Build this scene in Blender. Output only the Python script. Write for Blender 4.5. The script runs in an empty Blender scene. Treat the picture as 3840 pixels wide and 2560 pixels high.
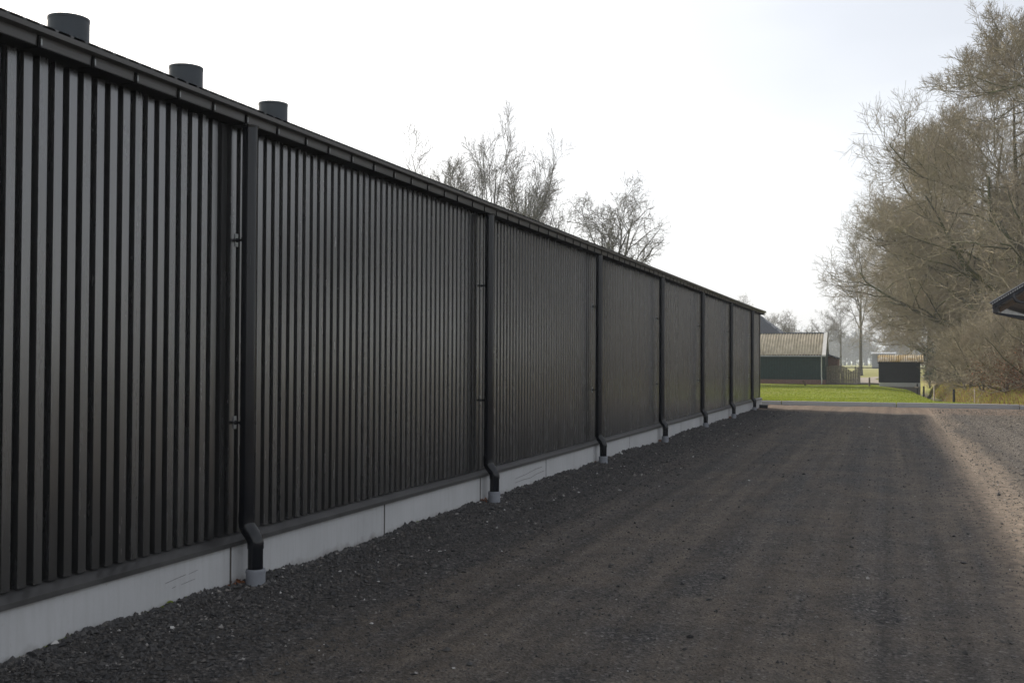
import bpy, math, random
import numpy as np

R = math.radians
rng = np.random.default_rng(7)
random.seed(7)
scene = bpy.context.scene
col = scene.collection

# ------------------------------------------------------------------ camera
CAM_H = 1.66
cam_d = bpy.data.cameras.new('camera')
cam = bpy.data.objects.new('camera', cam_d)
col.objects.link(cam)
scene.camera = cam
cam_d.sensor_width = 36.0
cam_d.lens = 38.0
cam_d.clip_start = 0.05
cam_d.clip_end = 6000.0
cam.location = (0, 0, CAM_H)
from mathutils import Matrix
cam.matrix_world = (Matrix.Translation((0, 0, CAM_H)) @ Matrix.Rotation(0.3393, 4, 'Z')
                    @ Matrix.Rotation(R(90) + 0.0176, 4, 'X') @ Matrix.Rotation(0.005, 4, 'Z'))
cam_d.dof.use_dof = True
cam_d.dof.focus_distance = 12.5
cam_d.dof.aperture_fstop = 5.6

# ------------------------------------------------------------------ world and sun
SUN = np.array([-5.40, 3.60, 3.46])
SUN_EL = math.atan2(SUN[2], math.hypot(SUN[0], SUN[1]))
SUN_AZ = math.atan2(SUN[0], SUN[1])            # clockwise from +Y
world = bpy.data.worlds.new('World')
scene.world = world
world.use_nodes = True
wn, wl = world.node_tree.nodes, world.node_tree.links
wn.clear()
w_out = wn.new('ShaderNodeOutputWorld')
w_bg = wn.new('ShaderNodeBackground')
w_bg.inputs['Strength'].default_value = 0.11
sky = wn.new('ShaderNodeTexSky')
sky.sky_type = 'NISHITA'
sky.sun_disc = False
sky.sun_elevation = SUN_EL
sky.sun_rotation = SUN_AZ
sky.air_density = 1.0
sky.dust_density = 3.5
sky.ozone_density = 1.0
w_hsv = wn.new('ShaderNodeHueSaturation')
w_hsv.inputs['Saturation'].default_value = 0.56
w_hsv.inputs['Value'].default_value = 1.0
wl.new(sky.outputs[0], w_hsv.inputs['Color'])
# thin veil of high cloud, same all round the sky
w_tc = wn.new('ShaderNodeTexCoord')
w_map = wn.new('ShaderNodeMapping')
w_map.inputs['Scale'].default_value = (1.0, 1.0, 3.0)
w_map.inputs['Location'].default_value = (0.6, 0.2, 0.1)
w_ns = wn.new('ShaderNodeTexNoise')
w_ns.inputs['Scale'].default_value = 1.6
w_ns.inputs['Detail'].default_value = 4.0
w_ns.inputs['Roughness'].default_value = 0.45
w_rmp = wn.new('ShaderNodeValToRGB')
w_rmp.color_ramp.elements[0].position = 0.38
w_rmp.color_ramp.elements[0].color = (0.30, 0.30, 0.30, 1)
w_rmp.color_ramp.elements[1].position = 0.72
w_rmp.color_ramp.elements[1].color = (0.80, 0.80, 0.80, 1)
w_mix = wn.new('ShaderNodeMixRGB')
w_mix.inputs['Color2'].default_value = (8.5, 8.6, 9.0, 1)
wl.new(w_tc.outputs['Generated'], w_map.inputs[0])
wl.new(w_map.outputs[0], w_ns.inputs['Vector'])
wl.new(w_ns.outputs['Fac'], w_rmp.inputs[0])
wl.new(w_rmp.outputs[0], w_mix.inputs['Fac'])
wl.new(w_hsv.outputs[0], w_mix.inputs['Color1'])
wl.new(w_mix.outputs[0], w_bg.inputs['Color'])
wl.new(w_bg.outputs[0], w_out.inputs['Surface'])

sun_d = bpy.data.lights.new('sun', 'SUN')
sun = bpy.data.objects.new('sun', sun_d)
col.objects.link(sun)
sun_d.energy = 5.0
sun_d.angle = R(1.6)
sun_d.color = (1.0, 0.90, 0.76)
from mathutils import Vector
sun.rotation_euler = Vector(SUN).to_track_quat('Z', 'Y').to_euler()
sun.location = (-40, 30, 40)

scene.view_settings.view_transform = 'Standard'
scene.view_settings.look = 'None'
scene.view_settings.gamma = 1.0
scene.view_settings.use_curve_mapping = False
scene.view_settings.exposure = 0.48
scene.render.engine = 'CYCLES'
scene.cycles.use_adaptive_sampling = False
scene.cycles.max_bounces = 8
scene.cycles.diffuse_bounces = 3
scene.cycles.glossy_bounces = 3
scene.cycles.volume_bounces = 1
scene.cycles.transparent_max_bounces = 8
scene.cycles.use_denoising = True
scene.cycles.denoiser = 'OPENIMAGEDENOISE'
scene.cycles.denoising_prefilter = 'ACCURATE'
scene.cycles.denoising_input_passes = 'RGB_ALBEDO_NORMAL'
scene.cycles.sample_clamp_indirect = 6.0

# ------------------------------------------------------------------ mesh helpers
class MB:
    """collects quads / tris in world space"""
    def __init__(self):
        self.v, self.q, self.t, self.n = [], [], [], 0
    def add(self, v, q=None, t=None):
        v = np.asarray(v, float).reshape(-1, 3)
        if q is not None and len(q):
            self.q.append(np.asarray(q, int).reshape(-1, 4) + self.n)
        if t is not None and len(t):
            self.t.append(np.asarray(t, int).reshape(-1, 3) + self.n)
        self.v.append(v)
        self.n += len(v)
        return self
    def box(self, x0, x1, y0, y1, z0, z1):
        v = [(x, y, z) for z in (z0, z1) for y in (y0, y1) for x in (x0, x1)]
        return self.add(v, [(0, 2, 3, 1), (4, 5, 7, 6), (0, 1, 5, 4), (2, 6, 7, 3), (0, 4, 6, 2), (1, 3, 7, 5)])
    def bbox(self, x0, x1, y0, y1, z0, z1, b=0.006):
        """box with chamfered edges"""
        c = np.array([(x0 + x1) / 2, (y0 + y1) / 2, (z0 + z1) / 2])
        h = np.array([(x1 - x0) / 2, (y1 - y0) / 2, (z1 - z0) / 2])
        b = min(b, h.min() * 0.45)
        vs, idx = [], {}
        for sx in (-1, 1):
            for sy in (-1, 1):
                for sz in (-1, 1):
                    s = np.array([sx, sy, sz])
                    for a in range(3):
                        p = h - b
                        p = p.copy(); p[a] = h[a]
                        idx[(sx, sy, sz, a)] = len(vs)
                        vs.append(c + s * p)
        q, t = [], []
        S = (-1, 1)
        for a in range(3):
            o = [k for k in range(3) if k != a]
            for s in S:
                f = []
                for (p, r) in ((-1, -1), (1, -1), (1, 1), (-1, 1)):
                    k = [0, 0, 0]; k[a] = s; k[o[0]] = p; k[o[1]] = r
                    f.append(idx[(k[0], k[1], k[2], a)])
                q.append(f)
        for a in range(3):            # edges along axis a
            o = [k for k in range(3) if k != a]
            for p in S:
                for r in S:
                    k0 = [0, 0, 0]; k0[a] = -1; k0[o[0]] = p; k0[o[1]] = r
                    k1 = list(k0); k1[a] = 1
                    q.append([idx[(*k0, o[0])], idx[(*k1, o[0])], idx[(*k1, o[1])], idx[(*k0, o[1])]])
        for k in [(x, y, z) for x in S for y in S for z in S]:
            t.append([idx[(*k, 0)], idx[(*k, 1)], idx[(*k, 2)]])
        return self.add(vs, q, t)
    def tube(self, P, rad, sides=12, caps=True):
        P = np.asarray(P, float)
        rad = np.broadcast_to(np.asarray(rad, float), (len(P),))
        T = np.gradient(P, axis=0)
        T /= np.linalg.norm(T, axis=1)[:, None] + 1e-12
        ref = np.array([0, 1.0, 0]) if abs(T[0, 1]) < 0.9 else np.array([1.0, 0, 0])
        U = np.cross(T, ref); U /= np.linalg.norm(U, axis=1)[:, None]
        W = np.cross(T, U)
        a = np.arange(sides) * 2 * np.pi / sides
        ring = P[:, None] + rad[:, None, None] * (np.cos(a)[None, :, None] * U[:, None] + np.sin(a)[None, :, None] * W[:, None])
        q = []
        K = len(P)
        for k in range(K - 1):
            for s in range(sides):
                s2 = (s + 1) % sides
                q.append((k * sides + s, k * sides + s2, (k + 1) * sides + s2, (k + 1) * sides + s))
        v = ring.reshape(-1, 3)
        t = []
        if caps:
            v = np.vstack([v, P[0], P[-1]])
            for s in range(sides):
                s2 = (s + 1) % sides
                t.append((s2, s, K * sides))
                t.append(((K - 1) * sides + s, (K - 1) * sides + s2, K * sides + 1))
        return self.add(v, q, t)
    def extrude_y(self, prof, y0, y1, close=True, caps=True):
        """profile of (x, z) pulled along y"""
        n = len(prof)
        v = [(x, y0, z) for x, z in prof] + [(x, y1, z) for x, z in prof]
        m = n if close else n - 1
        q = [(i, (i + 1) % n, n + (i + 1) % n, n + i) for i in range(m)]
        self.add(v, q)
        if close and caps:
            c = np.mean(np.array(prof), axis=0)
            for yy, fl in ((y0, 1), (y1, 0)):
                vv = [(x, yy, z) for x, z in prof] + [(c[0], yy, c[1])]
                t = [((i + 1) % n, i, n) if fl else (i, (i + 1) % n, n) for i in range(n)]
                self.add(vv, None, t)
        return self
    def data(self):
        v = np.vstack(self.v) if self.v else np.zeros((0, 3))
        q = np.vstack(self.q) if self.q else np.zeros((0, 4), int)
        t = np.vstack(self.t) if self.t else np.zeros((0, 3), int)
        return v, q, t

def mesh_from(name, v, q, t, smooth=False):
    me = bpy.data.meshes.new(name)
    me.vertices.add(len(v))
    me.vertices.foreach_set('co', np.ascontiguousarray(v, np.float32).ravel())
    nl = len(q) * 4 + len(t) * 3
    me.loops.add(nl)
    me.loops.foreach_set('vertex_index', np.concatenate([np.asarray(q).ravel(), np.asarray(t).ravel()]).astype(np.int32))
    npoly = len(q) + len(t)
    me.polygons.add(npoly)
    ls = np.concatenate([np.arange(len(q)) * 4, len(q) * 4 + np.arange(len(t)) * 3]).astype(np.int32)
    me.polygons.foreach_set('loop_start', ls)
    me.polygons.foreach_set('use_smooth', np.full(npoly, smooth, bool))
    me.update(calc_edges=True)
    me.validate()
    return me

def link(name, me, mat, parent=None, loc=None):
    o = bpy.data.objects.new(name, me)
    if mat is not None and me is not None and not me.materials:
        me.materials.append(mat)
    col.objects.link(o)
    if parent is not None:
        o.parent = parent
    if loc is not None:
        o.location = loc
    return o

def wloc(o):
    p = Vector((0, 0, 0))
    while o is not None:
        p = p + Vector(o.location)
        o = o.parent
    return np.array(p)

def build(name, mb, mat, parent=None, smooth=False, kind=None):
    """world-space builder -> one mesh object; parents carry no rotation here"""
    v, q, t = mb.data()
    if parent is not None:
        v = v - wloc(parent)
        loc = None
    else:
        base = np.array([(v[:, 0].min() + v[:, 0].max()) / 2, (v[:, 1].min() + v[:, 1].max()) / 2, v[:, 2].min()])
        v = v - base
        loc = tuple(base)
    o = link(name, mesh_from(name, v, q, t, smooth), mat, parent, loc)
    if kind:
        o['kind'] = kind
    return o

def thing(name, loc, label, cat, group=None):
    o = bpy.data.objects.new(name, None)
    o.empty_display_size = 0.2
    col.objects.link(o)
    o.location = loc
    tag(o, label, cat, group)
    return o

def tag(o, label, cat, group=None):
    o['label'] = label
    o['category'] = cat
    if group:
        o['group'] = group
    return o

def smooth_angle(o, deg=40):
    me = o.data
    me.polygons.foreach_set('use_smooth', np.ones(len(me.polygons), bool))
    try:
        me.set_sharp_from_angle(angle=R(deg))
    except Exception:
        pass

def vnoise(x, y, s, seed=0):
    """2-D value noise, -1..1"""
    g = np.random.default_rng(seed).uniform(-1, 1, (256, 256))
    x = np.asarray(x) / s + 1000.3; y = np.asarray(y) / s + 1000.7
    xi = np.floor(x).astype(int); yi = np.floor(y).astype(int)
    fx = x - xi; fy = y - yi
    fx = fx * fx * (3 - 2 * fx); fy = fy * fy * (3 - 2 * fy)
    a = g[xi % 256, yi % 256]; b = g[(xi + 1) % 256, yi % 256]
    c = g[xi % 256, (yi + 1) % 256]; d = g[(xi + 1) % 256, (yi + 1) % 256]
    return (a * (1 - fx) + b * fx) * (1 - fy) + (c * (1 - fx) + d * fx) * fy

# ------------------------------------------------------------------ materials
class NT:
    def __init__(self, name):
        self.m = bpy.data.materials.new(name)
        self.m.use_nodes = True
        self.n = self.m.node_tree.nodes
        self.l = self.m.node_tree.links
        self.b = self.n.get('Principled BSDF')
        self.out = self.n.get('Material Output')
        self.tc = None
    def new(self, t, **kw):
        nd = self.n.new(t)
        for k, v in kw.items():
            if k.startswith('i_'):
                nd.inputs[k[2:].replace('_', ' ')].default_value = v
            else:
                setattr(nd, k, v)
        return nd
    def coord(self, which='Object', scale=(1, 1, 1), loc=(0, 0, 0)):
        if self.tc is None:
            self.tc = self.new('ShaderNodeTexCoord')
        if which == 'World':
            g = self.new('ShaderNodeNewGeometry'); src = g.outputs['Position']
        else:
            src = self.tc.outputs[which]
        mp = self.new('ShaderNodeMapping')
        mp.inputs['Scale'].default_value = scale
        mp.inputs['Location'].default_value = loc
        self.l.new(src, mp.inputs[0])
        return mp.outputs[0]
    def noise(self, vec, scale=1.0, detail=4.0, rough=0.55, dist=0.0):
        nd = self.new('ShaderNodeTexNoise')
        nd.inputs['Scale'].default_value = scale
        nd.inputs['Detail'].default_value = detail
        nd.inputs['Roughness'].default_value = rough
        nd.inputs['Distortion'].default_value = dist
        self.l.new(vec, nd.inputs['Vector'])
        return nd.outputs['Fac']
    def ramp(self, fac, stops):
        nd = self.new('ShaderNodeValToRGB')
        e = nd.color_ramp.elements
        while len(e) < len(stops):
            e.new(0.5)
        for i, (p, c) in enumerate(stops):
            e[i].position = p
            c = (c, c, c) if isinstance(c, (int, float)) else c
            e[i].color = (*c, 1)
        self.l.new(fac, nd.inputs[0])
        return nd.outputs[0]
    def mix(self, fac, a, b, mode='MIX'):
        nd = self.new('ShaderNodeMixRGB', blend_type=mode)
        for s, x in (('Fac', fac), ('Color1', a), ('Color2', b)):
            if isinstance(x, (int, float)):
                nd.inputs[s].default_value = x if s == 'Fac' else (x, x, x, 1)
            elif isinstance(x, tuple):
                nd.inputs[s].default_value = (*x, 1)
            else:
                self.l.new(x, nd.inputs[s])
        return nd.outputs[0]
    def math(self, op, a, b=0.0, c=None, clamp=False):
        nd = self.new('ShaderNodeMath', operation=op, use_clamp=clamp)
        for i, x in enumerate((a, b) if c is None else (a, b, c)):
            if isinstance(x, (int, float)):
                nd.inputs[i].default_value = x
            else:
                self.l.new(x, nd.inputs[i])
        return nd.outputs[0]
    def sep(self, vec):
        nd = self.new('ShaderNodeSeparateXYZ')
        self.l.new(vec, nd.inputs[0])
        return nd.outputs
    def bump(self, h, strength=0.3, dist=0.01):
        nd = self.new('ShaderNodeBump')
        nd.inputs['Strength'].default_value = strength
        nd.inputs['Distance'].default_value = dist
        self.l.new(h, nd.inputs['Height'])
        self.l.new(nd.outputs[0], self.b.inputs['Normal'])
    def set(self, color=None, rough=None, spec=None, metal=None):
        for s, x in (('Base Color', color), ('Roughness', rough), ('Specular IOR Level', spec), ('Metallic', metal)):
            if x is None:
                continue
            if isinstance(x, tuple):
                self.b.inputs[s].default_value = (*x, 1)
            elif isinstance(x, (int, float)):
                self.b.inputs[s].default_value = x
            else:
                self.l.new(x, self.b.inputs[s])
        return self

def simple(name, c, rough=0.6, spec=0.4, var=0.15, scale=6.0, metal=0.0, bump=0.0, bscale=40.0):
    n = NT(name)
    v = n.coord('World')
    f = n.noise(v, scale, 5)
    lo = tuple(x * (1 - var) for x in c); hi = tuple(min(1, x * (1 + var)) for x in c)
    n.set(n.ramp(f, [(0.3, lo), (0.7, hi)]), n.ramp(f, [(0.2, max(0, rough - .08)), (0.8, min(1, rough + .08))]), spec, metal)
    if bump:
        n.bump(n.noise(v, bscale, 4), bump, 0.01)
    return n.m

M = {}
# coated dark sheet metal, slight piece-to-piece variation
n = NT('clad_metal')
oi = n.new('ShaderNodeObjectInfo')
v = n.coord('World', (1, 1, 0.25))
f = n.noise(v, 3.0, 4)
c0 = n.ramp(f, [(0.3, (0.0105, 0.0107, 0.0106)), (0.7, (0.014, 0.0141, 0.0138))])
c1 = n.mix(n.math('MULTIPLY', oi.outputs['Random'], 0.30), c0, (0.022, 0.022, 0.0215))
vd = n.coord('World', (6, 6, 0.5))
streak = n.noise(vd, 4.0, 4)
n.set(n.mix(n.ramp(streak, [(0.5, 0.0), (0.8, 0.15)]), c1, (0.034, 0.033, 0.031)),
      n.math('ADD', n.ramp(streak, [(0.3, 0.20), (0.75, 0.26)]), n.math('MULTIPLY', oi.outputs['Random'], 0.05)), 1.0)
wv = n.new('ShaderNodeTexWave', wave_type='BANDS', bands_direction='Z')
wv.inputs['Scale'].default_value = 16.0
wv.inputs['Distortion'].default_value = 1.5
n.l.new(n.coord('World'), wv.inputs['Vector'])
n.bump(wv.outputs['Fac'], 0.05, 0.0010)
n.b.inputs['IOR'].default_value = 1.8
M['clad'] = n.m
M['trim'] = simple('dark_trim_metal', (0.034, 0.034, 0.035), 0.38, 0.45, 0.25, 3.0)
M['gutter'] = simple('gutter_coated_metal', (0.055, 0.053, 0.050), 0.34, 0.5, 0.15, 4.0)
M['flash'] = simple('flashing_dusty_metal', (0.048, 0.047, 0.046), 0.40, 0.5, 0.35, 5.0)
M['roof'] = simple('roof_dark_sheet', (0.05, 0.05, 0.05), 0.4, 0.5, 0.2, 1.0)
M['pipe'] = simple('black_pvc', (0.008, 0.009, 0.011), 0.17, 0.36, 0.1, 1.0)
M['sleeve'] = simple('grey_pvc', (0.20, 0.21, 0.23), 0.5, 0.35, 0.12, 12.0)
M['zinc'] = simple('zinc_plated_steel', (0.34, 0.35, 0.345), 0.45, 0.5, 0.2, 60.0, metal=0.85)
M['chimney'] = simple('chimney_grey_plastic', (0.026, 0.034, 0.041), 0.5, 0.3, 0.15, 2.0)
M['dark_in'] = simple('dark_interior', (0.012, 0.012, 0.012), 0.9, 0.1)
M['black_board'] = simple('black_boards', (0.014, 0.016, 0.021), 0.7, 0.25, 0.3, 5.0)
M['green_board'] = simple('green_boards', (0.016, 0.036, 0.033), 0.6, 0.3, 0.25, 4.0)
M['white_paint'] = simple('white_paint', (0.72, 0.71, 0.68), 0.55, 0.4, 0.08, 5.0)
M['fence_wood'] = simple('weathered_fence_wood', (0.27, 0.245, 0.19), 0.85, 0.2, 0.35, 9.0)
M['post_wood'] = simple('brown_post_wood', (0.10, 0.075, 0.055), 0.85, 0.2, 0.3, 8.0)
M['post_dark'] = simple('dark_post', (0.02, 0.02, 0.02), 0.8, 0.2, 0.3, 8.0)
M['post_pale'] = simple('pale_stake', (0.42, 0.36, 0.30), 0.8, 0.2, 0.3, 8.0)
M['black_plastic'] = simple('black_plastic', (0.012, 0.012, 0.013), 0.35, 0.5, 0.2)
M['filler'] = simple('joint_filler', (0.075, 0.068, 0.06), 0.9, 0.2, 0.3, 10.0)
M['scuff'] = simple('grey_scuff', (0.16, 0.155, 0.15), 0.85, 0.2, 0.5, 40.0)
M['tin'] = simple('pale_trim_tin', (0.38, 0.39, 0.40), 0.35, 0.5, 0.15, 4.0, metal=0.4)
M['old_wood'] = simple('brown_beam', (0.13, 0.085, 0.05), 0.75, 0.3, 0.3, 5.0)

# concrete plinth: pale cast concrete with fine stains, dirt splash near the ground
n = NT('plinth_concrete')
v = n.coord('World')
f1 = n.noise(v, 1.3, 6, 0.6)
f2 = n.noise(n.coord('World', (30, 30, 2.2)), 1.0, 4, 0.6)
f3 = n.noise(v, 45, 3)
c = n.ramp(f1, [(0.25, (0.37, 0.373, 0.374)), (0.75, (0.45, 0.453, 0.455))])
c = n.mix(n.ramp(f2, [(0.45, 0.0), (0.8, 0.24)]), c, (0.25, 0.24, 0.215))
c = n.mix(n.ramp(f3, [(0.66, 0.0), (0.78, 0.35)]), c, (0.19, 0.175, 0.15))
z = n.sep(v)[2]
sp = n.math('SUBTRACT', 0.15, n.math('ADD', z, n.math('MULTIPLY', n.noise(v, 9, 4), 0.16)))
c = n.mix(n.math('MULTIPLY', sp, 9.0, clamp=True), c, (0.15, 0.135, 0.115))
rust = n.math('SUBTRACT', n.math('ADD', z, n.math('MULTIPLY', n.noise(n.coord('World', (14, 14, 2)), 1, 4), 0.05)), 0.315)
c = n.mix(n.math('MULTIPLY', rust, 18.0, clamp=True), c, (0.23, 0.20, 0.15))
n.set(c, 0.85, 0.25)
n.bump(n.math('ADD', n.noise(v, 60, 4), f1), 0.25, 0.004)
M['plinth'] = n.m
n = NT('kerb_concrete')
v = n.coord('World')
n.set(n.mix(n.ramp(n.noise(v, 3, 6), [(0.5, 0.0), (0.75, 0.4)]), (0.40, 0.403, 0.407), (0.25, 0.25, 0.22)), 0.85, 0.2)
n.bump(n.noise(v, 30, 4), 0.3, 0.005)
M['kerb'] = n.m

# yard gravel
n = NT('driveway_gravel')
v = n.coord('World')
s = n.sep(v)
warp = n.math('MULTIPLY', n.math('SUBTRACT', n.noise(n.coord('World', (0.35, 0.10, 0.35)), 1.0, 3), 0.5), 1.6)
xw = n.math('ADD', s[0], warp)
band = n.noise(n.coord('World', (2.0, 0.07, 1)), 1.0, 5, 0.6)       # stripes along the drive
patch = n.noise(v, 1.1, 5, 0.6)
mid = n.noise(v, 6.0, 4, 0.65)
vor = n.new('ShaderNodeTexVoronoi', feature='F1')
vor.inputs['Scale'].default_value = 55.0
n.l.new(v, vor.inputs['Vector'])
vor2 = n.new('ShaderNodeTexVoronoi', feature='F1')
vor2.inputs['Scale'].default_value = 110.0
n.l.new(v, vor2.inputs['Vector'])
spk = n.sep(vor.outputs['Color'])
fines = n.ramp(n.noise(v, 3.2, 6, 0.65), [(0.25, (0.082, 0.068, 0.055)), (0.75, (0.152, 0.126, 0.099))])
grain = n.ramp(n.sep(vor2.outputs['Color'])[1], [(0.0, 0.45), (0.5, 0.95), (0.9, 1.2), (1.0, 1.6)])
fines = n.mix(0.85, fines, grain, 'MULTIPLY')
dark = n.ramp(spk[0], [(0.0, (0.026, 0.026, 0.027)), (0.5, (0.052, 0.0485, 0.045)), (0.86, (0.088, 0.081, 0.074)), (0.985, (0.13, 0.12, 0.115)), (1.0, (0.22, 0.21, 0.20))])
m1 = n.ramp(n.math('ADD', n.math('MULTIPLY', band, 0.6), n.math('MULTIPLY', patch, 0.4)), [(0.42, 0.0), (0.58, 1.0)])
base = n.mix(n.math('MULTIPLY', m1, n.ramp(mid, [(0.3, 0.55), (0.6, 1.0)])), dark, fines)
base = n.mix(n.ramp(n.math('ADD', n.math('MULTIPLY', n.math('ADD', xw, 3.95), 0.55), n.math('MULTIPLY', n.math('SUBTRACT', mid, 0.5), 0.7)), [(0.0, 0.92), (0.85, 0.0)]), base, dark)            # coarse shoulder at the wall
tan = n.ramp(n.noise(v, 7, 5), [(0.3, (0.14, 0.112, 0.087)), (0.7, (0.22, 0.178, 0.138))])
tm = n.math('MULTIPLY', n.math('SUBTRACT', 1.0, n.math('ABSOLUTE', n.math('DIVIDE', n.math('SUBTRACT', xw, 1.15), 0.48)), clamp=True), 1.9, clamp=True)
base = n.mix(n.math('MULTIPLY', tm, n.ramp(mid, [(0.3, 0.3), (0.55, 1.0)])), base, tan)
rs = n.ramp(n.math('SUBTRACT', xw, 1.55), [(0.0, 0.0), (0.5, 0.85)])
grit = n.ramp(n.sep(vor2.outputs['Color'])[0], [(0.0, (0.03, 0.027, 0.024)), (0.5, (0.082, 0.071, 0.061)), (0.85, (0.14, 0.12, 0.10)), (1.0, (0.36, 0.33, 0.29))])
base = n.mix(rs, base, grit)
ye = n.math('ADD', s[1], n.math('MULTIPLY', n.noise(v, 0.5, 4), 3.0))
ends = n.ramp(n.math('DIVIDE', n.math('SUBTRACT', ye, 38.2), 3.0), [(0.0, 0.0), (0.6, 0.85)])
base = n.mix(n.math('MULTIPLY', ends, n.ramp(mid, [(0.3, 0.5), (0.6, 1.0)])), base, (0.15, 0.108, 0.080))
trk = n.ramp(n.noise(n.coord('World', (4.5, 0.06, 1), (3, 1, 0)), 1.0, 4, 0.6), [(0.30, 0.66), (0.5, 1.0), (0.70, 1.28)])
clod = n.ramp(n.noise(v, 14, 4, 0.7), [(0.3, 0.68), (0.5, 1.0), (0.75, 1.22)])
base = n.mix(0.75, n.mix(0.8, base, trk, 'MULTIPLY'), clod, 'MULTIPLY')
n.set(base, 0.9, 0.2)
n.bump(n.math('ADD', n.math('MULTIPLY', vor.outputs['Distance'], 1.2), n.math('ADD', n.math('MULTIPLY', vor2.outputs['Distance'], 0.5), n.math('MULTIPLY', mid, 1.0))), 0.7, 0.02)
M['gravel'] = n.m

n = NT('loose_stone')
at = n.new('ShaderNodeAttribute', attribute_name='tone')
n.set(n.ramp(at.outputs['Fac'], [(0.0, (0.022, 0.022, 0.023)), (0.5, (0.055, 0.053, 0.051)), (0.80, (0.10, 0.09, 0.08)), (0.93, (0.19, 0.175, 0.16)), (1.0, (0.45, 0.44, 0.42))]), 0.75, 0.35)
M['stone'] = n.m

# meadow and land
n = NT('meadow')
v = n.coord('World')
s = n.sep(v)
g1 = n.noise(v, 0.22, 6, 0.6); g2 = n.noise(v, 1.4, 6, 0.65); g3 = n.noise(v, 14, 4)
gr = n.ramp(g2, [(0.25, (0.11, 0.15, 0.018)), (0.5, (0.170, 0.220, 0.026)), (0.75, (0.27, 0.27, 0.04))])
gr = n.mix(n.ramp(g1, [(0.45, 0.0), (0.68, 0.7)]), gr, (0.16, 0.145, 0.04))
gr = n.mix(n.ramp(g3, [(0.40, 0.35), (0.60, 0.0)]), gr, (0.055, 0.065, 0.018))
far = n.ramp(n.math('DIVIDE', n.math('SUBTRACT', s[1], 84.0), 40.0), [(0.0, 0.0), (0.4, 0.85)])
gr = n.mix(far, gr, n.ramp(g2, [(0.3, (0.17, 0.165, 0.045)), (0.7, (0.22, 0.20, 0.065))]))
lit = n.ramp(n.noise(v, 2.5, 6, 0.7), [(0.3, (0.085, 0.058, 0.036)), (0.5, (0.14, 0.105, 0.06)), (0.7, (0.12, 0.125, 0.035))])
edge = n.math('ADD', n.math('SUBTRACT', s[0], 2.3), n.math('MULTIPLY', n.math('SUBTRACT', n.noise(v, 0.8, 4), 0.5), 1.6))
lm = n.math('MULTIPLY', n.math('MULTIPLY', edge, 1.4, clamp=True), n.ramp(n.math('DIVIDE', n.math('SUBTRACT', 128.0, s[1]), 20.0), [(0.0, 0.0), (1.0, 1.0)]))
gr = n.mix(lm, gr, lit)
wa = n.new('ShaderNodeAttribute', attribute_name='ditch_shade')
gr = n.mix(n.ramp(wa.outputs['Fac'], [(0.25, 0.0), (0.7, 0.95)]), gr, (0.035, 0.028, 0.021))  # soil-brown darkening that paints the shade of the ditch hollow into the ground
n.set(gr, 0.9, 0.15)
n.bump(n.math('ADD', g3, g2), 0.6, 0.06)
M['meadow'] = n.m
n = NT('grass_blades')
at = n.new('ShaderNodeAttribute', attribute_name='tone')
n.set(n.ramp(at.outputs['Fac'], [(0.0, (0.13, 0.17, 0.018)), (0.5, (0.215, 0.270, 0.032)), (0.78, (0.30, 0.31, 0.05)), (0.9, (0.24, 0.19, 0.09)), (1.0, (0.20, 0.10, 0.05))]), 0.8, 0.2)
n.b.inputs['Subsurface Weight'].default_value = 0.0
tr = n.new('ShaderNodeBsdfTranslucent')
n.l.new(n.b.inputs['Base Color'].links[0].from_socket, tr.inputs['Color'])
mx = n.new('ShaderNodeMixShader'); mx.inputs[0].default_value = 0.40
n.l.new(n.b.outputs[0], mx.inputs[1]); n.l.new(tr.outputs[0], mx.inputs[2]); n.l.new(mx.outputs[0], n.out.inputs['Surface'])
M['grass'] = n.m
n = NT('leaf')
at = n.new('ShaderNodeAttribute', attribute_name='tone')
n.set(n.ramp(at.outputs['Fac'], [(0.0, (0.09, 0.035, 0.018)), (0.5, (0.17, 0.07, 0.035)), (1.0, (0.24, 0.13, 0.07))]), 0.8, 0.2)
M['brown_leaf'] = n.m
n = NT('evergreen_leaf')
at = n.new('ShaderNodeAttribute', attribute_name='tone')
n.set(n.ramp(at.outputs['Fac'], [(0.0, (0.014, 0.028, 0.014)), (1.0, (0.05, 0.085, 0.03))]), 0.5, 0.4)
M['evergreen'] = n.m
M['path'] = simple('pale_path', (0.24, 0.215, 0.185), 0.9, 0.2, 0.15, 1.0)

def bark(name, a, b, moss, mossf):
    n = NT(name)
    v = n.coord('World')
    f = n.noise(v, 5, 5, 0.6)
    c = n.ramp(f, [(0.3, a), (0.7, b)])
    g = n.noise(v, 0.9, 4)
    n.set(n.mix(n.ramp(g, [(0.35, 0.0), (0.65, mossf)]), c, moss), 0.9, 0.15)
    return n.m
M['bark'] = bark('oak_bark', (0.060, 0.053, 0.042), (0.105, 0.092, 0.070), (0.085, 0.095, 0.038), 0.8)
M['twig'] = bark('oak_twig', (0.190, 0.160, 0.118), (0.375, 0.325, 0.248), (0.19, 0.180, 0.098), 0.5)
M['bark2'] = bark('far_bark', (0.075, 0.068, 0.055), (0.12, 0.11, 0.09), (0.09, 0.095, 0.055), 0.4)
M['twig2'] = bark('far_twig', (0.12, 0.105, 0.085), (0.18, 0.16, 0.13), (0.12, 0.12, 0.08), 0.3)
M['wood_mass'] = bark('distant_wood', (0.09, 0.08, 0.068), (0.15, 0.135, 0.115), (0.08, 0.09, 0.06), 0.4)

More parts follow.
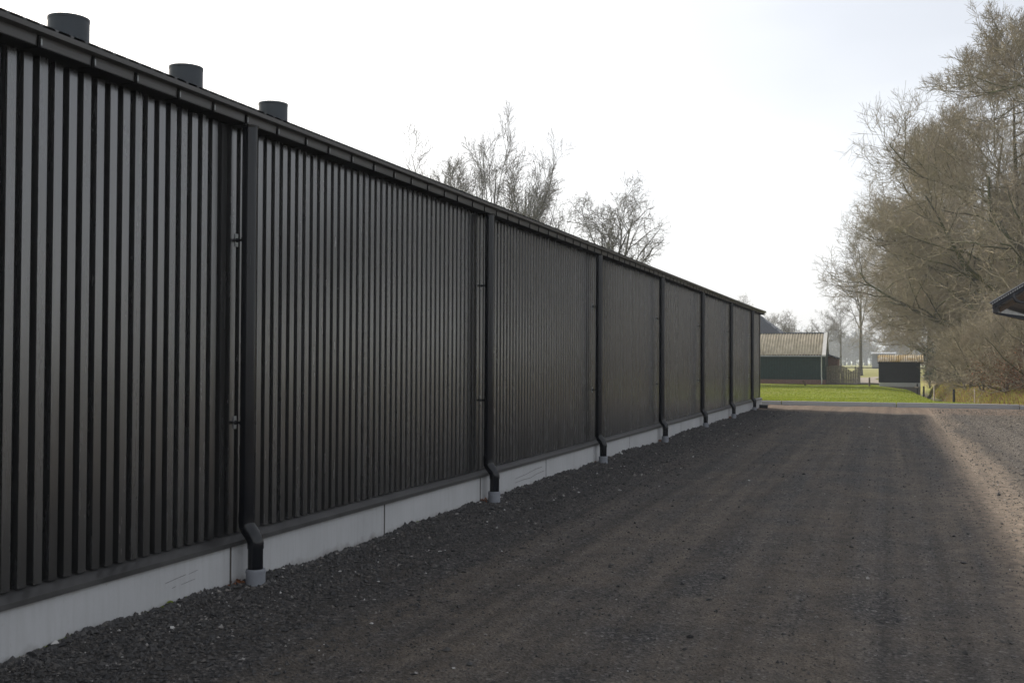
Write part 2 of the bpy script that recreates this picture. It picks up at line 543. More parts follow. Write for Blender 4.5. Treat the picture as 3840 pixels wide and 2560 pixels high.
def fibre(name, pale, dk, moss, mf):
    n = NT(name)
    v = n.coord('World')
    f = n.noise(n.coord('World', (3, 0.8, 0.8)), 2.0, 5, 0.65)
    c = n.ramp(f, [(0.3, dk), (0.55, pale), (0.8, tuple(x * 1.15 for x in pale))])
    g = n.noise(v, 1.6, 5, 0.6)
    n.set(n.mix(n.ramp(g, [(0.42, 0.0), (0.62, mf)]), c, moss), 0.85, 0.2)
    return n.m
M['fibre'] = fibre('fibre_cement_sheet', (0.56, 0.50, 0.39), (0.36, 0.31, 0.235), (0.28, 0.245, 0.16), 0.35)
M['moss_sheet'] = fibre('mossy_fibre_sheet', (0.52, 0.46, 0.37), (0.28, 0.22, 0.12), (0.34, 0.23, 0.07), 0.8)
n = NT('red_brick')
br = n.new('ShaderNodeTexBrick')
br.inputs['Scale'].default_value = 4.0
br.inputs['Color1'].default_value = (0.15, 0.075, 0.062, 1); br.inputs['Color2'].default_value = (0.20, 0.105, 0.085, 1)
br.inputs['Mortar'].default_value = (0.25, 0.22, 0.19, 1)
mp = n.new('ShaderNodeMapping'); mp.inputs['Rotation'].default_value = (R(90), 0, 0)
n.l.new(n.coord('World'), mp.inputs[0]); n.l.new(mp.outputs[0], br.inputs['Vector'])
n.set(br.outputs['Color'], 0.9, 0.2)
M['brick'] = n.m
M['tile'] = simple('blue_black_roof_tile', (0.034, 0.040, 0.052), 0.55, 0.4, 0.25, 3.0)
M['pale_roof'] = simple('pale_far_roof', (0.26, 0.28, 0.31), 0.6, 0.3, 0.1, 0.5)
M['far_wall'] = simple('far_barn_wall', (0.13, 0.135, 0.15), 0.9, 0.2, 0.1, 0.5)  # bluish tint of far haze put into the wall colour

# ------------------------------------------------------------------ ground
DITCH = np.array([(1.9, 78.0), (2.05, 70.0), (2.3, 62.0), (2.7, 54.0), (3.4, 48.0), (5.0, 44.6), (9.0, 44.0)])
def ditch_x(y):
    return np.interp(y, DITCH[::-1, 1], DITCH[::-1, 0])
def land_z(x, y):
    x = np.asarray(x, float); y = np.asarray(y, float)
    lawn = np.interp(y, [43.2, 60, 80, 95], [0.13, 0.10, 0.02, 0.0])
    z = lawn + 0.05 * vnoise(x, y, 4.0, 3) + 0.018 * vnoise(x, y, 1.1, 4)
    z = z + np.where(y > 90, 0.06 * vnoise(x, y, 14.0, 5), 0)
    # hollow of the ditch along the tree row
    dx = x - ditch_x(y)
    k = np.clip((y - 45.0) / 3, 0, 1) * np.clip((112 - y) / 12, 0, 1)
    z = z - k * 0.95 * np.exp(-(dx / 0.58) ** 2)
    z = z - k * 0.20 * np.exp(-((dx + 0.9) / 1.3) ** 2)
    bank = np.clip((dx - 0.5) / 1.6, 0, 1)
    z = z + k * bank * (0.28 + 0.16 * vnoise(x, y, 1.7, 6))
    # under the yard, the building and the kerb the land stays below the gravel
    under = (y < 43.12)
    z = np.where(under, -0.12, z)
    return z

def grid_mesh(xs, ys, zf):
    X, Y = np.meshgrid(xs, ys)
    Z = zf(X, Y)
    v = np.stack([X, Y, Z], -1).reshape(-1, 3)
    nx, ny = len(xs), len(ys)
    i = (np.arange(ny - 1)[:, None] * nx + np.arange(nx - 1)[None, :]).ravel()
    q = np.stack([i, i + 1, i + nx + 1, i + nx], 1)
    return v, q

xs = np.concatenate([[-2600, -1200, -600, -300, -150, -90, -60, -40, -30], np.arange(-24, -4, 0.8), np.arange(-4, 9, 0.16), np.arange(9, 20, 0.8), [22, 26, 32, 40, 60, 90, 150, 300, 600, 1200, 2600]])
ys = np.concatenate([[-800, -300, -100, -40, 0, 20, 40, 43.1], np.arange(43.15, 64, 0.25), np.arange(64, 90, 0.5), np.arange(90, 140, 1.5), [145, 155, 170, 190, 220, 260, 320, 400, 520, 700, 1000, 1600, 2600]])
v, q = grid_mesh(xs, ys, land_z)
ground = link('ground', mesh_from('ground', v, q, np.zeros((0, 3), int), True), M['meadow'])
ditch_shade = ground.data.attributes.new('ditch_shade', 'FLOAT', 'POINT')  # mask for the shade painted along the ditch
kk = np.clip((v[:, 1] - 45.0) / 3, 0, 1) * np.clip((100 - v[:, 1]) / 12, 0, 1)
ditch_shade.data.foreach_set('value', (kk * np.exp(-((v[:, 0] - ditch_x(v[:, 1])) / 0.55) ** 2)).astype(np.float32))
ground['kind'] = 'structure'

def yard_z(x, y):
    x = np.asarray(x, float); y = np.asarray(y, float)
    z = 0.0 + 0.0 * x
    sh = np.clip((-3.55 - x) / 0.95, 0, 1)                       # heaped shoulder at the plinth
    z = z + sh * sh * (0.030 + 0.030 * vnoise(x, y, 1.3, 11) + 0.022 * vnoise(x, y, 0.28, 12))
    z = z + 0.014 * vnoise(x * 1.0, y * 0.18, 0.55, 13) + 0.012 * vnoise(x, y, 2.4, 14)
    z = z + 0.0045 * vnoise(x, y, 0.16, 15)
    z = z - 0.03 * np.exp(-((x - 0.2) / 0.28) ** 2) * 0.5 - 0.03 * np.exp(-((x + 1.6) / 0.3) ** 2) * 0.5
    z = np.where(y > 42.0, z - 0.01, z)
    return z
xs = np.concatenate([np.arange(-4.505, 4.6, 0.055), np.arange(4.7, 9, 0.3), [10, 12, 15, 20, 28, 40, 60, 90]])
yy = [-60, -40, -25, -15, -8, -4, -1, 1, 2.5]; y = 3.0
while y < 42.95:
    yy.append(y); y += 0.045 + 0.004 * (y - 3.0)
yy.append(42.99)
v, q = grid_mesh(xs, np.array(yy), yard_z)
drive = link('driveway', mesh_from('driveway', v, q, np.zeros((0, 3), int), True), M['gravel'])
drive['kind'] = 'structure'

# gravel beyond the gable, left of the building corner
v, q = grid_mesh(np.array([-40, -30, -20, -12, -8, -6.0, -5.0, -4.51]), np.array([40.12, 40.6, 41.2, 41.8, 42.4, 42.99]), lambda x, y: 0.004 + 0 * x)
yb = link('yard_strip', mesh_from('yard_strip', v, q, np.zeros((0, 3), int), True), M['gravel'])
yb['kind'] = 'structure'

# pale farm path beyond the lawn
pp = np.array([(-7.5, 84.9), (-5.2, 85.0), (-3.2, 85.2), (-1.9, 87.5), (-1.7, 93.0), (-2.3, 103.0), (-2.9, 114.0), (-2.2, 124.0), (1.0, 134.0), (8.0, 142.0)])
tt = np.linspace(0, 9, 60)
px = np.interp(tt, range(10), pp[:, 0]); py = np.interp(tt, range(10), pp[:, 1])
for _ in range(3):
    px[1:-1] = (px[:-2] + px[1:-1] * 2 + px[2:]) / 4; py[1:-1] = (py[:-2] + py[1:-1] * 2 + py[2:]) / 4
dxy = np.stack([np.gradient(px), np.gradient(py)], 1); dxy /= np.linalg.norm(dxy, axis=1)[:, None]
nn_ = np.stack([-dxy[:, 1], dxy[:, 0]], 1)
wd = 1.15 + 0.25 * vnoise(tt * 3, tt * 0, 1.0, 20)
mb = MB()
cols_ = []
for k, o in enumerate((-1.0, -0.4, 0.4, 1.0)):
    x = px + nn_[:, 0] * wd * o; y = py + nn_[:, 1] * wd * o
    cols_.append(np.stack([x, y, land_z(x, y) + 0.05], 1))
v = np.stack(cols_, 1).reshape(-1, 3)
q = [(r * 4 + c, r * 4 + c + 1, (r + 1) * 4 + c + 1, (r + 1) * 4 + c) for r in range(59) for c in range(3)]
mb.add(v, q)
p = build('farm_path', mb, M['path'], smooth=True); p['kind'] = 'structure'

# concrete kerb, cast pieces with open joints
kerb = bpy.data.objects.new('kerb', None); col.objects.link(kerb); kerb.location = (0, 43.07, 0); kerb['kind'] = 'structure'
kx = [-29.3, -25.1, -20.9, -16.7, -12.5, -8.3, -4.1, 0.10, 4.30, 8.5, 12.7]
for i in range(len(kx) - 1):
    top = 0.150 + 0.004 * math.sin(i * 2.1) + (0.004 if kx[i] > 0 else 0)
    build('kerb_segment', MB().bbox(kx[i] + 0.016, kx[i + 1] - 0.016, 43.0 + 0.004 * math.sin(i * 3.3), 43.14, -0.15, top - (0.025 if kx[i] > 4 else 0), 0.010), M['kerb'], kerb)

# ------------------------------------------------------------------ the long barn
Y0, Y1 = -14.0, 40.0
WX = -4.57                                            # outer face of the cladding ribs
barn = thing('barn', (-13.0, 13.0, 0.0), 'long black barn clad in vertical ribbed steel above a pale concrete plinth', 'barn')
PITCH, FLAT, WEB, DEP = 0.1181, 0.0640, 0.010, 0.048
ZB, ZT = 0.383, 3.52
inn = PITCH - FLAT - 2 * WEB
def rib_profile(y):
    return [(WX, y), (WX, y + FLAT), (WX - DEP, y + FLAT + WEB), (WX - DEP, y + FLAT + WEB + inn), (WX, y + PITCH)]
def rib_geo(mb, y, z0=ZB, z1=ZT):
    pr = rib_profile(y)
    t = 0.0012
    vv = [(x, yy, z0) for x, yy in pr] + [(x, yy, z1) for x, yy in pr]
    mb.add(vv, [(i, i + 1, i + 6, i + 5) for i in range(4)])
    # folded back lower edge so the sheet has a thickness
    vv = [(x, yy, z0) for x, yy in pr] + [(x - 0.004, yy, z0 + 0.0005) for x, yy in pr]
    mb.add(vv, [(i, i + 1, i + 6, i + 5) for i in range(4)])
rb = MB(); rib_geo(rb, 0.0)
v, q, t = rb.data()
rib_me = mesh_from('cladding_rib', v, q, t)
rib_me.materials.append(M['clad'])
ph = 7.111 - PITCH * 60
n_r = 0
ys_far = None
k = 0
y = ph
stuff_near, stuff_far = MB(), MB()
while y < Y1 - 0.19:
    if y < 4.0 - 0.4:
        rib_geo(stuff_near, y)
    elif y < 35.4:
        o = link('cladding_rib', rib_me, None, barn, (0 + 13.0, y - 13.0, 0)); n_r += 1
    else:
        rib_geo(stuff_far, y)
    y += PITCH
yend = y
y = ph - PITCH
while y > Y0:
    rib_geo(stuff_near, y); y -= PITCH
if stuff_far.n:
    o = build('cladding_far_ribs', stuff_far, M['clad'], barn); o['kind'] = 'stuff'
o = build('cladding_near_ribs', stuff_near, M['clad'], barn); o['kind'] = 'stuff'
# corner trim, backing wall, gable
build('corner_trim', MB().box(WX - 0.09, WX + 0.012, yend - 0.012, Y1, 0.345, 3.50), M['trim'], barn)
EAVE_Z, RIDGE_X, TP = 3.474, -13.0, math.tan(R(20))
def roof_zx(x): return EAVE_Z + 0.03 + (abs(-4.36) - abs(x) if False else (-4.36 - x)) * TP
wall_prof = [(WX - 0.06, 0.30), (WX - 0.06, 3.50), (RIDGE_X, roof_zx(RIDGE_X) - 0.10), (2 * RIDGE_X - WX + 0.06, 3.50), (2 * RIDGE_X - WX + 0.06, -0.1), (WX - 0.06, -0.1)]
build('inner_wall', MB().extrude_y(wall_prof, Y0, Y1 - 0.03), M['dark_in'], barn)
# gable ribs seen edge-on
gb = MB()
xx = WX - 0.09
while xx > RIDGE_X * 2 - WX + 0.2:
    zt = min(roof_zx(xx), roof_zx(2 * RIDGE_X - xx)) - 0.12
    gb.box(xx - FLAT, xx, Y1 - 0.03, Y1 + 0.012, 0.345, zt)
    xx -= PITCH
o = build('gable_ribs', gb, M['clad'], barn); o['kind'] = 'stuff'

# plinth panels, drip flashing
PX = -4.505
py0 = 6.70
edges = [Y0] + [py0 + 2.5 * i for i in range(-8, 14) if Y0 + 1 < py0 + 2.5 * i < Y1 - 0.5] + [Y1 + 0.01]
panels = []
for i in range(len(edges) - 1):
    e = 0.003 * math.sin(i * 4.7)
    o = build('plinth_panel', MB().bbox(PX - 0.16, PX + e, edges[i] + 0.014, edges[i + 1] - 0.014, -0.25, 0.318, 0.006), M['plinth'], barn)
    panels.append((edges[i], edges[i + 1], o))
    if 0 < i:
        build('joint_filler', MB().box(PX - 0.05, PX - 0.005, edges[i] - 0.0145, edges[i] + 0.0145, -0.2, 0.310), M['filler'], barn)
FX = -4.478
fy = [Y0] + [4.05 + 3.0 * i for i in range(-5, 12)] + [Y1 + 0.016]
for i in range(len(fy) - 1):
    j = 0.0015 * (i % 2)
    prof = [(WX - 0.07, 0.392 + j), (WX - 0.07, 0.386), (FX - 0.012, 0.336), (FX - 0.012, 0.312), (FX + j, 0.312), (FX + j, 0.343 + j)]
    build('drip_flashing', MB().extrude_y(prof, fy[i] + 0.002, fy[i + 1] + 0.004), M['flash'], barn)
# scuffs on the plinth
def scuff(pts, w):
    m_ = MB()
    pts = np.array(pts)
    xs_ = PX + 0.0048
    for a, b in zip(pts[:-1], pts[1:]):
        m_.add([(xs_, a[0], a[1] - w / 2), (xs_, b[0], b[1] - w / 2), (xs_, b[0], b[1] + w / 2), (xs_, a[0], a[1] + w / 2)], [(0, 1, 2, 3)])
    for e0, e1, o in panels:
        if e0 <= pts[0][0] < e1:
            build('scuff_mark', m_, M['scuff'], o)
scuff([(5.95, .19), (6.03, .197), (6.10, .203), (6.17, .208)], 0.0035)
scuff([(6.20, .205), (6.30, .216)], 0.003)
scuff([(6.02, .145), (6.06, .149)], 0.004)
scuff([(6.12, .150), (6.27, .160)], 0.003)
scuff([(6.66, .235), (6.664, .18), (6.662, .13)], 0.004)
scuff([(12.9, .17), (13.3, .185), (13.7, .215), (14.0, .222)], 0.006)
scuff([(12.9, .12), (13.2, .128), (13.5, .122), (13.8, .15), (14.1, .16)], 0.006)

# roof: ribbed sheets on both slopes with the eave edge showing the ribs
rf = MB()
RP, RC, RS, RD = 0.1181, 0.088, 0.005, 0.018
RY0, RY1 = Y0 - 0.3, Y1 + 0.42
ypts, dz = [], []
y = RY0
while y < RY1:
    for dy_, d_ in ((0, RD), (RC, RD), (RC + RS, 0.0), (RP - RS, 0.0)):
        ypts.append(y + dy_); dz.append(d_)
    y += RP
ypts = np.array(ypts); dz = np.array(dz)
EX = -4.405
def slope(x): return EAVE_Z + (EX - x) * TP
for side in (0, 1):
    rows = []
    for x in (EX, EX - 0.02, RIDGE_X):
        X = x if side == 0 else 2 * RIDGE_X - x
        rows.append(np.stack([np.full(len(ypts), X), ypts, slope(x) + dz], 1))
    N = len(ypts)
    v = np.vstack(rows)
    q = [(r * N + i, r * N + i + 1, (r + 1) * N + i + 1, (r + 1) * N + i) for r in range(2) for i in range(N - 1)]
    rf.add(v, q)
build('roof', rf, M['roof'], barn)
# underside of the overhang and roof edge thickness
build('soffit', MB().box(WX - 0.10, -4.452, RY0 + 0.02, Y1 + 0.36, 3.374, 3.3805), M['dark_in'], barn)
build('eave_lining', MB().extrude_y([(EX - 0.01, EAVE_Z - 0.006), (WX - 0.10, EAVE_Z + 0.050), (WX - 0.10, EAVE_Z - 0.03), (EX - 0.10, EAVE_Z - 0.045)], RY0 + 0.02, Y1 + 0.36), M['dark_in'], barn)
build('verge_trim', MB().add([(EX + 0.01, RY1 - 0.03, EAVE_Z - 0.03), (EX + 0.01, RY1 + 0.004, EAVE_Z - 0.03), (EX + 0.01, RY1 + 0.004, EAVE_Z + 0.034), (EX + 0.01, RY1 - 0.03, EAVE_Z + 0.034),
                              (RIDGE_X, RY1 - 0.03, slope(RIDGE_X) - 0.03), (RIDGE_X, RY1 + 0.004, slope(RIDGE_X) - 0.03), (RIDGE_X, RY1 + 0.004, slope(RIDGE_X) + 0.034), (RIDGE_X, RY1 - 0.03, slope(RIDGE_X) + 0.034)],
                             [(0, 1, 5, 4), (1, 2, 6, 5), (2, 3, 7, 6), (3, 0, 4, 7), (0, 3, 2, 1), (4, 5, 6, 7)]), M['trim'], barn)
# gutter: rolled lip over a stepped-back box
GX = -4.395
# closed outline drawn as an outer shell
shell = [(GX - 0.170, 3.445), (GX - 0.170, 3.382), (GX - 0.054, 3.382), (GX - 0.050, 3.440), (GX + 0.006, 3.442), (GX + 0.009, 3.470), (GX - 0.002, 3.473), (GX - 0.006, 3.448), (GX - 0.058, 3.446), (GX - 0.060, 3.388), (GX - 0.160, 3.388), (GX - 0.160, 3.445)]
gut = MB()
sn = len(shell)
gy = [RY0, 2.4, 10.1, 17.7, 25.3, 32.9, Y1 + 0.40]
gutter = None
gm = MB()
for i in range(len(gy) - 1):
    a, b = gy[i], gy[i + 1]
    v = [(x, a, z_) for x, z_ in shell] + [(x, b, z_) for x, z_ in shell]
    gm.add(v, [(k_, (k_ + 1) % sn, sn + (k_ + 1) % sn, sn + k_) for k_ in range(sn)])
# end caps
for yy_ in (RY0, Y1 + 0.40):
    gm.box(GX - 0.16, GX - 0.055, yy_ - 0.002, yy_ + 0.002, 3.388, 3.45)
gutter = build('gutter', gm, M['gutter'], barn)
# gutter brackets with a plated tab, each its own piece
br = MB()
br.box(GX - 0.053, GX - 0.044, -0.010, 0.010, 3.3765, 3.4385)
br.box(GX - 0.15, GX - 0.044, -0.010, 0.010, 3.368, 3.3735)
v, q, t = br.data(); br_me = mesh_from('gutter_bracket', v, q, t); br_me.materials.append(M['dark_in'])
tb = MB(); tb.box(GX - 0.0525, GX - 0.044, 0.0115, 0.022, 3.387, 3.424)
v, q, t = tb.data(); tb_me = mesh_from('bracket_tab', v, q, t); tb_me.materials.append(M['zinc'])
y = 4.745 - 0.405 * 6
gl = wloc(gutter)
while y < Y1 + 0.3:
    yb_ = y + random.uniform(-0.025, 0.025)
    o = link('gutter_bracket', br_me, None, gutter, tuple(np.array([0, yb_, 0]) - gl))
    if y < 16:
        link('bracket_tab', tb_me, None, gutter, tuple(np.array([0, yb_, 0]) - gl))
    y += 0.405
for a in gy[1:-1]:
    build('gutter_joint', MB().extrude_y([(x + (0.0025 if x > GX - 0.057 else 0), z_) for x, z_ in shell], a - 0.03, a + 0.03, caps=False), M['gutter'], gutter)

# ventilation chimneys on the ridge
for (cy, d) in ((14.48, 0.66), (17.66, 0.64), (20.80, 0.635)):
    m_ = MB()
    a = np.linspace(0, 2 * np.pi, 41)[:-1]
    rings = []
    ztop = 7.33
    for r_, z_ in ((d / 2, 5.6), (d / 2, ztop - 0.05), (d / 2 + 0.006, ztop - 0.045), (d / 2 + 0.006, ztop), (d / 2 - 0.012, ztop), (d / 2 - 0.02, ztop - 0.3), (0.01, ztop - 0.31)):
        rings.append(np.stack([RIDGE_X + r_ * np.cos(a), cy + r_ * np.sin(a), np.full(40, z_)], 1))
    q = [(k_ * 40 + s_, k_ * 40 + (s_ + 1) % 40, (k_ + 1) * 40 + (s_ + 1) % 40, (k_ + 1) * 40 + s_) for k_ in range(6) for s_ in range(40)]
    m_.add(np.vstack(rings), q)
    o = build('ventilation_chimney', m_, M['chimney'], barn); smooth_angle(o)

# downpipes
PXC = -4.458
PYS = [6.825 + 5 * i for i in range(-2, 7)]
for py_ in PYS:
    pts = [(PXC, 3.373), (PXC, 2.2), (PXC, 1.0), (PXC, 0.545)]
    rad = [0.055] * 4
    pts += [(PXC, 0.5445), (PXC, 0.47), (PXC + 0.004, 0.448), (PXC + 0.016, 0.424), (PXC + 0.055, 0.378), (PXC + 0.072, 0.352), (PXC + 0.077, 0.325), (PXC + 0.077, 0.285)]
    rad += [0.0595] * 8
    pts += [(PXC + 0.077, 0.2845), (PXC + 0.077, 0.04)]
    rad += [0.055] * 2
    P = np.array([(x, py_, z_) for x, z_ in pts])
    dp = build('downpipe', MB().tube(P, rad, 24), M['pipe'], barn)
    smooth_angle(dp, 60)
    if py_ < 0:
        continue
    sx = PXC + 0.077 + random.uniform(-0.004, 0.004)
    lean = random.uniform(-0.006, 0.006)
    zt = 0.142 + random.uniform(-0.006, 0.006)
    S = np.array([(sx, py_, -0.12), (sx, py_ + lean * 0.2, zt - 0.03), (sx, py_ + lean * .2, zt - 0.0295), (sx, py_ + lean * .2, zt - 0.012), (sx, py_ + lean * .2, zt - 0.0118), (sx, py_ + lean * .2, zt)])
    sl = build('pipe_sleeve', MB().tube(S, [0.071, 0.071, 0.0735, 0.0735, 0.0705, 0.068], 28), M['sleeve'], dp)
    smooth_angle(sl, 30)
    oc = build('pipe_outlet', MB().tube([(PXC, py_, 3.33), (PXC, py_, 3.355), (PXC, py_, 3.356), (PXC, py_, 3.372)], [0.0565, 0.0565, 0.060, 0.062], 24), M['pipe'], dp); smooth_angle(oc, 30)
    for zc in (2.535, 1.195):
        m_ = MB()
        m_.tube([(PXC, py_, zc - 0.014), (PXC, py_, zc - 0.0138), (PXC, py_, zc + 0.0138), (PXC, py_, zc + 0.014)], [0.056, 0.0595, 0.0595, 0.056], 24)
        m_.tube([(PXC - 0.05, py_, zc), (WX + 0.030, py_, zc)], 0.0085, 10)
        m_.tube([(WX + 0.032, py_, zc), (WX + 0.012, py_, zc), (WX + 0.004, py_, zc)], [0.012, 0.015, 0.020], 12)
        c_ = build('pipe_clamp', m_, M['pipe'], dp); smooth_angle(c_, 30)
        m_ = MB().bbox(WX + 0.001, WX + 0.007, py_ - 0.016, py_ + 0.016, zc - 0.047, zc + 0.047, 0.003)
        for s_ in (-1, 1):
            m_.tube([(WX + 0.006, py_, zc + s_ * 0.033), (WX + 0.013, py_, zc + s_ * 0.033)], 0.0065, 8)
        build('clamp_plate', m_, M['zinc'], dp)

# bait box at the far corner
bb = thing('bait_box', (-4.32, 39.35, 0), 'small black plastic box on the gravel at the foot of the barn corner', 'box')
build('box_body', MB().bbox(-4.50, -4.22, 39.24, 39.46, -0.01, 0.105, 0.015), M['black_plastic'], bb)
build('box_lid', MB().bbox(-4.51, -4.21, 39.23, 39.47, 0.107, 0.135, 0.01), M['black_plastic'], bb)

# ------------------------------------------------------------------ green shed with fibre-cement roof
def corr_roof(x0, x1, yA, zA, yB, zB, pitch=0.177, amp=0.028, sub=8, th=0.008):
    """corrugated sheet between an eave line (yA, zA) and a ridge line (yB, zB), corrugations across x"""
    n_ = int((x1 - x0) / pitch * sub)
    x = np.linspace(x0, x1, n_)
    w = amp * np.cos((x - x0) / pitch * 2 * np.pi)
    rows = []
    for (y_, z_) in ((yA, zA), (yB, zB)):
        rows.append(np.stack([x, np.full(n_, y_), z_ + w], 1))
    rows.append(np.stack([x, np.full(n_, yA), zA + w - th], 1))
    v = np.vstack(rows)
    q = [(i, i + 1, n_ + i + 1, n_ + i) for i in range(n_ - 1)] + [(2 * n_ + i, 2 * n_ + i + 1, i + 1, i) for i in range(n_ - 1)]
    return v, q

GX0, GX1, GY, GD = -15.0, -4.81, 84.0, 4.4
shed = thing('green_shed', (-9.5, 84.0, 0), 'green boarded shed with ribbed fibre cement roof and low brick base', 'shed')
bw = MB().box(GX0, GX1, GY - 0.03, GY + GD, -0.2, 0.335)
build('brick_base', bw, M['brick'], shed)
build('wall', MB().box(GX0 + 0.02, GX1 - 0.02, GY + 0.02, GY + GD, 0.335, 2.14), M['green_board'], shed)
x = GX1 - 0.01
bd = MB().bbox(-0.090, 0.090, -0.022, 0.0, 0.0, 1.76, 0.004)
v, q, t = bd.data(); bd_me = mesh_from('wall_board', v, q, t); bd_me.materials.append(M['green_board'])
sl_ = wloc(shed)
while x > -10.6:
    link('wall_board', bd_me, None, shed, tuple(np.array([x - 0.095, GY + 0.02 + (0.006 if int(x * 100) % 2 else 0), 0.34]) - sl_))
    x -= 0.2
v, q = corr_roof(GX0, -5.02, GY - 0.22, 2.20, GY + 2.2, 3.86, 0.205, 0.052)
m_ = MB().add(v, q)
v, q = corr_roof(GX0, -5.02, GY + 4.55, 2.20, GY + 2.2, 3.86, 0.205, 0.052); m_.add(v, q)
rf_o = build('roof', m_, M['fibre'], shed, smooth=True)
build('ridge_cap', MB().tube([(GX0, GY + 2.2, 3.87), (-5.02, GY + 2.2, 3.87)], 0.06, 8), M['tile'], rf_o)
vb = MB()
for (ya, za, yb_, zb) in ((GY - 0.26, 2.20, GY + 2.2, 3.92), (GY + 4.6, 2.20, GY + 2.2, 3.92)):
    vb.add([(-5.03, ya, za), (-4.76, ya, za), (-4.76, yb_, zb), (-5.03, yb_, zb), (-5.03, ya, za - .12), (-4.76, ya, za - .12), (-4.76, yb_, zb - .12), (-5.03, yb_, zb - .12)],
           [(0, 1, 2, 3), (4, 7, 6, 5), (0, 4, 5, 1), (1, 5, 6, 2), (3, 2, 6, 7), (0, 3, 7, 4)])
build('barge_board', vb, M['white_paint'], shed)
build('eave_gutter', MB().bbox(GX0, -4.76, GY - 0.30, GY - 0.20, 2.05, 2.14, 0.02), M['tin'], shed)
build('gable_wall', MB().extrude_y([(0, 0), (1, 0), (1, 1)], 0, 0.01) if False else MB().add([(GX1 - .021, GY + .03, 2.14), (GX1 - .021, GY + GD - .03, 2.14), (GX1 - .021, GY + 2.2, 3.74)], None, [(0, 1, 2)]), M['green_board'], shed)
build('downpipe', MB().tube([(-5.07, GY - 0.25, 2.06), (-5.07, GY - 0.14, 1.95), (-5.07, GY - 0.12, 0.55), (-5.05, GY - 0.13, 0.4), (-5.06, GY - 0.16, 0.0)], 0.04, 10), M['white_paint'], shed, smooth=True)

annex = thing('brick_annex', (-4.4, 90.0, 0), 'low red brick lean-to with sloping dark roof edge behind the green shed', 'outbuilding')
build('wall', MB().extrude_y([(-7.0, 0), (-4.12, 0), (-4.12, 1.90), (-5.0, 2.22), (-7.0, 2.9)], 88.0, 91.5), M['brick'], annex)
build('roof', MB().add([(-7.0, 87.85, 2.93), (-5.0, 87.85, 2.26), (-3.95, 87.85, 1.90), (-7.0, 91.7, 2.93), (-5.0, 91.7, 2.26), (-3.95, 91.7, 1.90), (-7.0, 87.85, 3.01), (-5.0, 87.85, 2.34), (-3.95, 87.85, 1.98), (-7.0, 91.7, 3.01), (-5.0, 91.7, 2.34), (-3.95, 91.7, 1.98)],
                       [(0, 1, 4, 3), (1, 2, 5, 4), (6, 9, 10, 7), (7, 10, 11, 8), (0, 6, 7, 1), (1, 7, 8, 2), (2, 8, 11, 5), (3, 4, 10, 9), (4, 5, 11, 10)]), M['tile'], annex)

# ------------------------------------------------------------------ farmhouse with tiled roof
fh = thing('farmhouse', (-15.5, 104.0, 0), 'large farmhouse with blue black tiled hipped roof behind the green shed', 'house')
build('wall', MB().box(-22.0, -8.6, 99.5, 109.5, -0.1, 2.95), M['brick'], fh)
# hipped roof: front plane with tile courses as real steps
ex0, ex1, ey0, ey1, ez = -22.6, -8.0, 99.0, 110.0, 2.9
rx0, rx1, ry, rz = -17.0, -13.5, 104.5, 7.3
hip = MB()
A = [np.array(p_, float) for p_ in ((ex0, ey0, ez), (ex1, ey0, ez), (ex1, ey1, ez), (ex0, ey1, ez), (rx0, ry, rz), (rx1, ry, rz))]
hip.add(A, [(0, 1, 5, 4), (2, 3, 4, 5)], [(1, 2, 5), (3, 0, 4)])
hip_o = build('roof', hip, M['tile'], fh)
# tiles of the front and right-hand planes that show above the shed
tile = MB().bbox(-0.15, 0.15, -0.19, 0.19, 0.0, 0.035, 0.012)
v, q, t = tile.data(); tile_me = mesh_from('roof_tile', v, q, t); tile_me.materials.append(M['tile'])
hl = wloc(hip_o)
ang = math.atan2(rz - ez, ry - ey0)
sl_len = math.hypot(rz - ez, ry - ey0)
for r_ in range(int(sl_len / 0.36)):
    s_ = r_ * 0.36 + 0.1
    f_ = s_ / sl_len
    xa = ex0 + (rx0 - ex0) * f_; xb = ex1 + (rx1 - ex1) * f_
    z_ = ez + (rz - ez) * f_
    if z_ < 3.9 or z_ > 6.6:
        continue
    x = max(xa, -13.4) + (0.15 if r_ % 2 else 0)
    while x < xb - 0.05:
        o = link('roof_tile', tile_me, None, hip_o, tuple(np.array([x, ey0 + (ry - ey0) * f_, z_ + 0.015]) - hl))
        o.rotation_euler = (ang + 0.05, 0, random.uniform(-0.01, 0.01))
        x += 0.31

# ------------------------------------------------------------------ curved board fence
fence = thing('board_fence', (-3.6, 86.0, 0), 'grey weathered board fence with arched and dipping top edge beside the green shed', 'fence')
def ftop(x):
    return float(np.interp(x, [-4.85, -4.5, -4.1, -3.75, -3.45, -3.2, -3.0, -2.8, -2.6, -2.42], [1.30, 1.38, 1.42, 1.39, 1.29, 1.10, 0.94, 1.08, 1.24, 1.36]))
x = -4.84; k = 0
while x < -2.44:
    w = 0.150
    z0, za, zb = 0.05, ftop(x), ftop(x + w)
    yo = 86.0 + (0.030 if k % 2 else 0.0)
    m_ = MB().add([(x, yo, z0), (x + w, yo, z0), (x + w, yo, zb), (x, yo, za), (x, yo + 0.018, z0), (x + w, yo + 0.018, z0), (x + w, yo + 0.018, zb), (x, yo + 0.018, za)],
                  [(0, 1, 2, 3), (5, 4, 7, 6), (0, 4, 5, 1), (1, 5, 6, 2), (2, 6, 7, 3), (3, 7, 4, 0)])
    build('fence_board', m_, M['fence_wood'], fence)
    x += 0.172; k += 1
for z_ in (0.3, 0.8):
    build('fence_rail', MB().box(-4.85, -2.42, 86.045, 86.09, z_, z_ + 0.07), M['fence_wood'], fence)
build('fence_post', MB().bbox(-2.46, -2.36, 86.02, 86.12, -0.2, 1.42, 0.01), M['fence_wood'], fence)
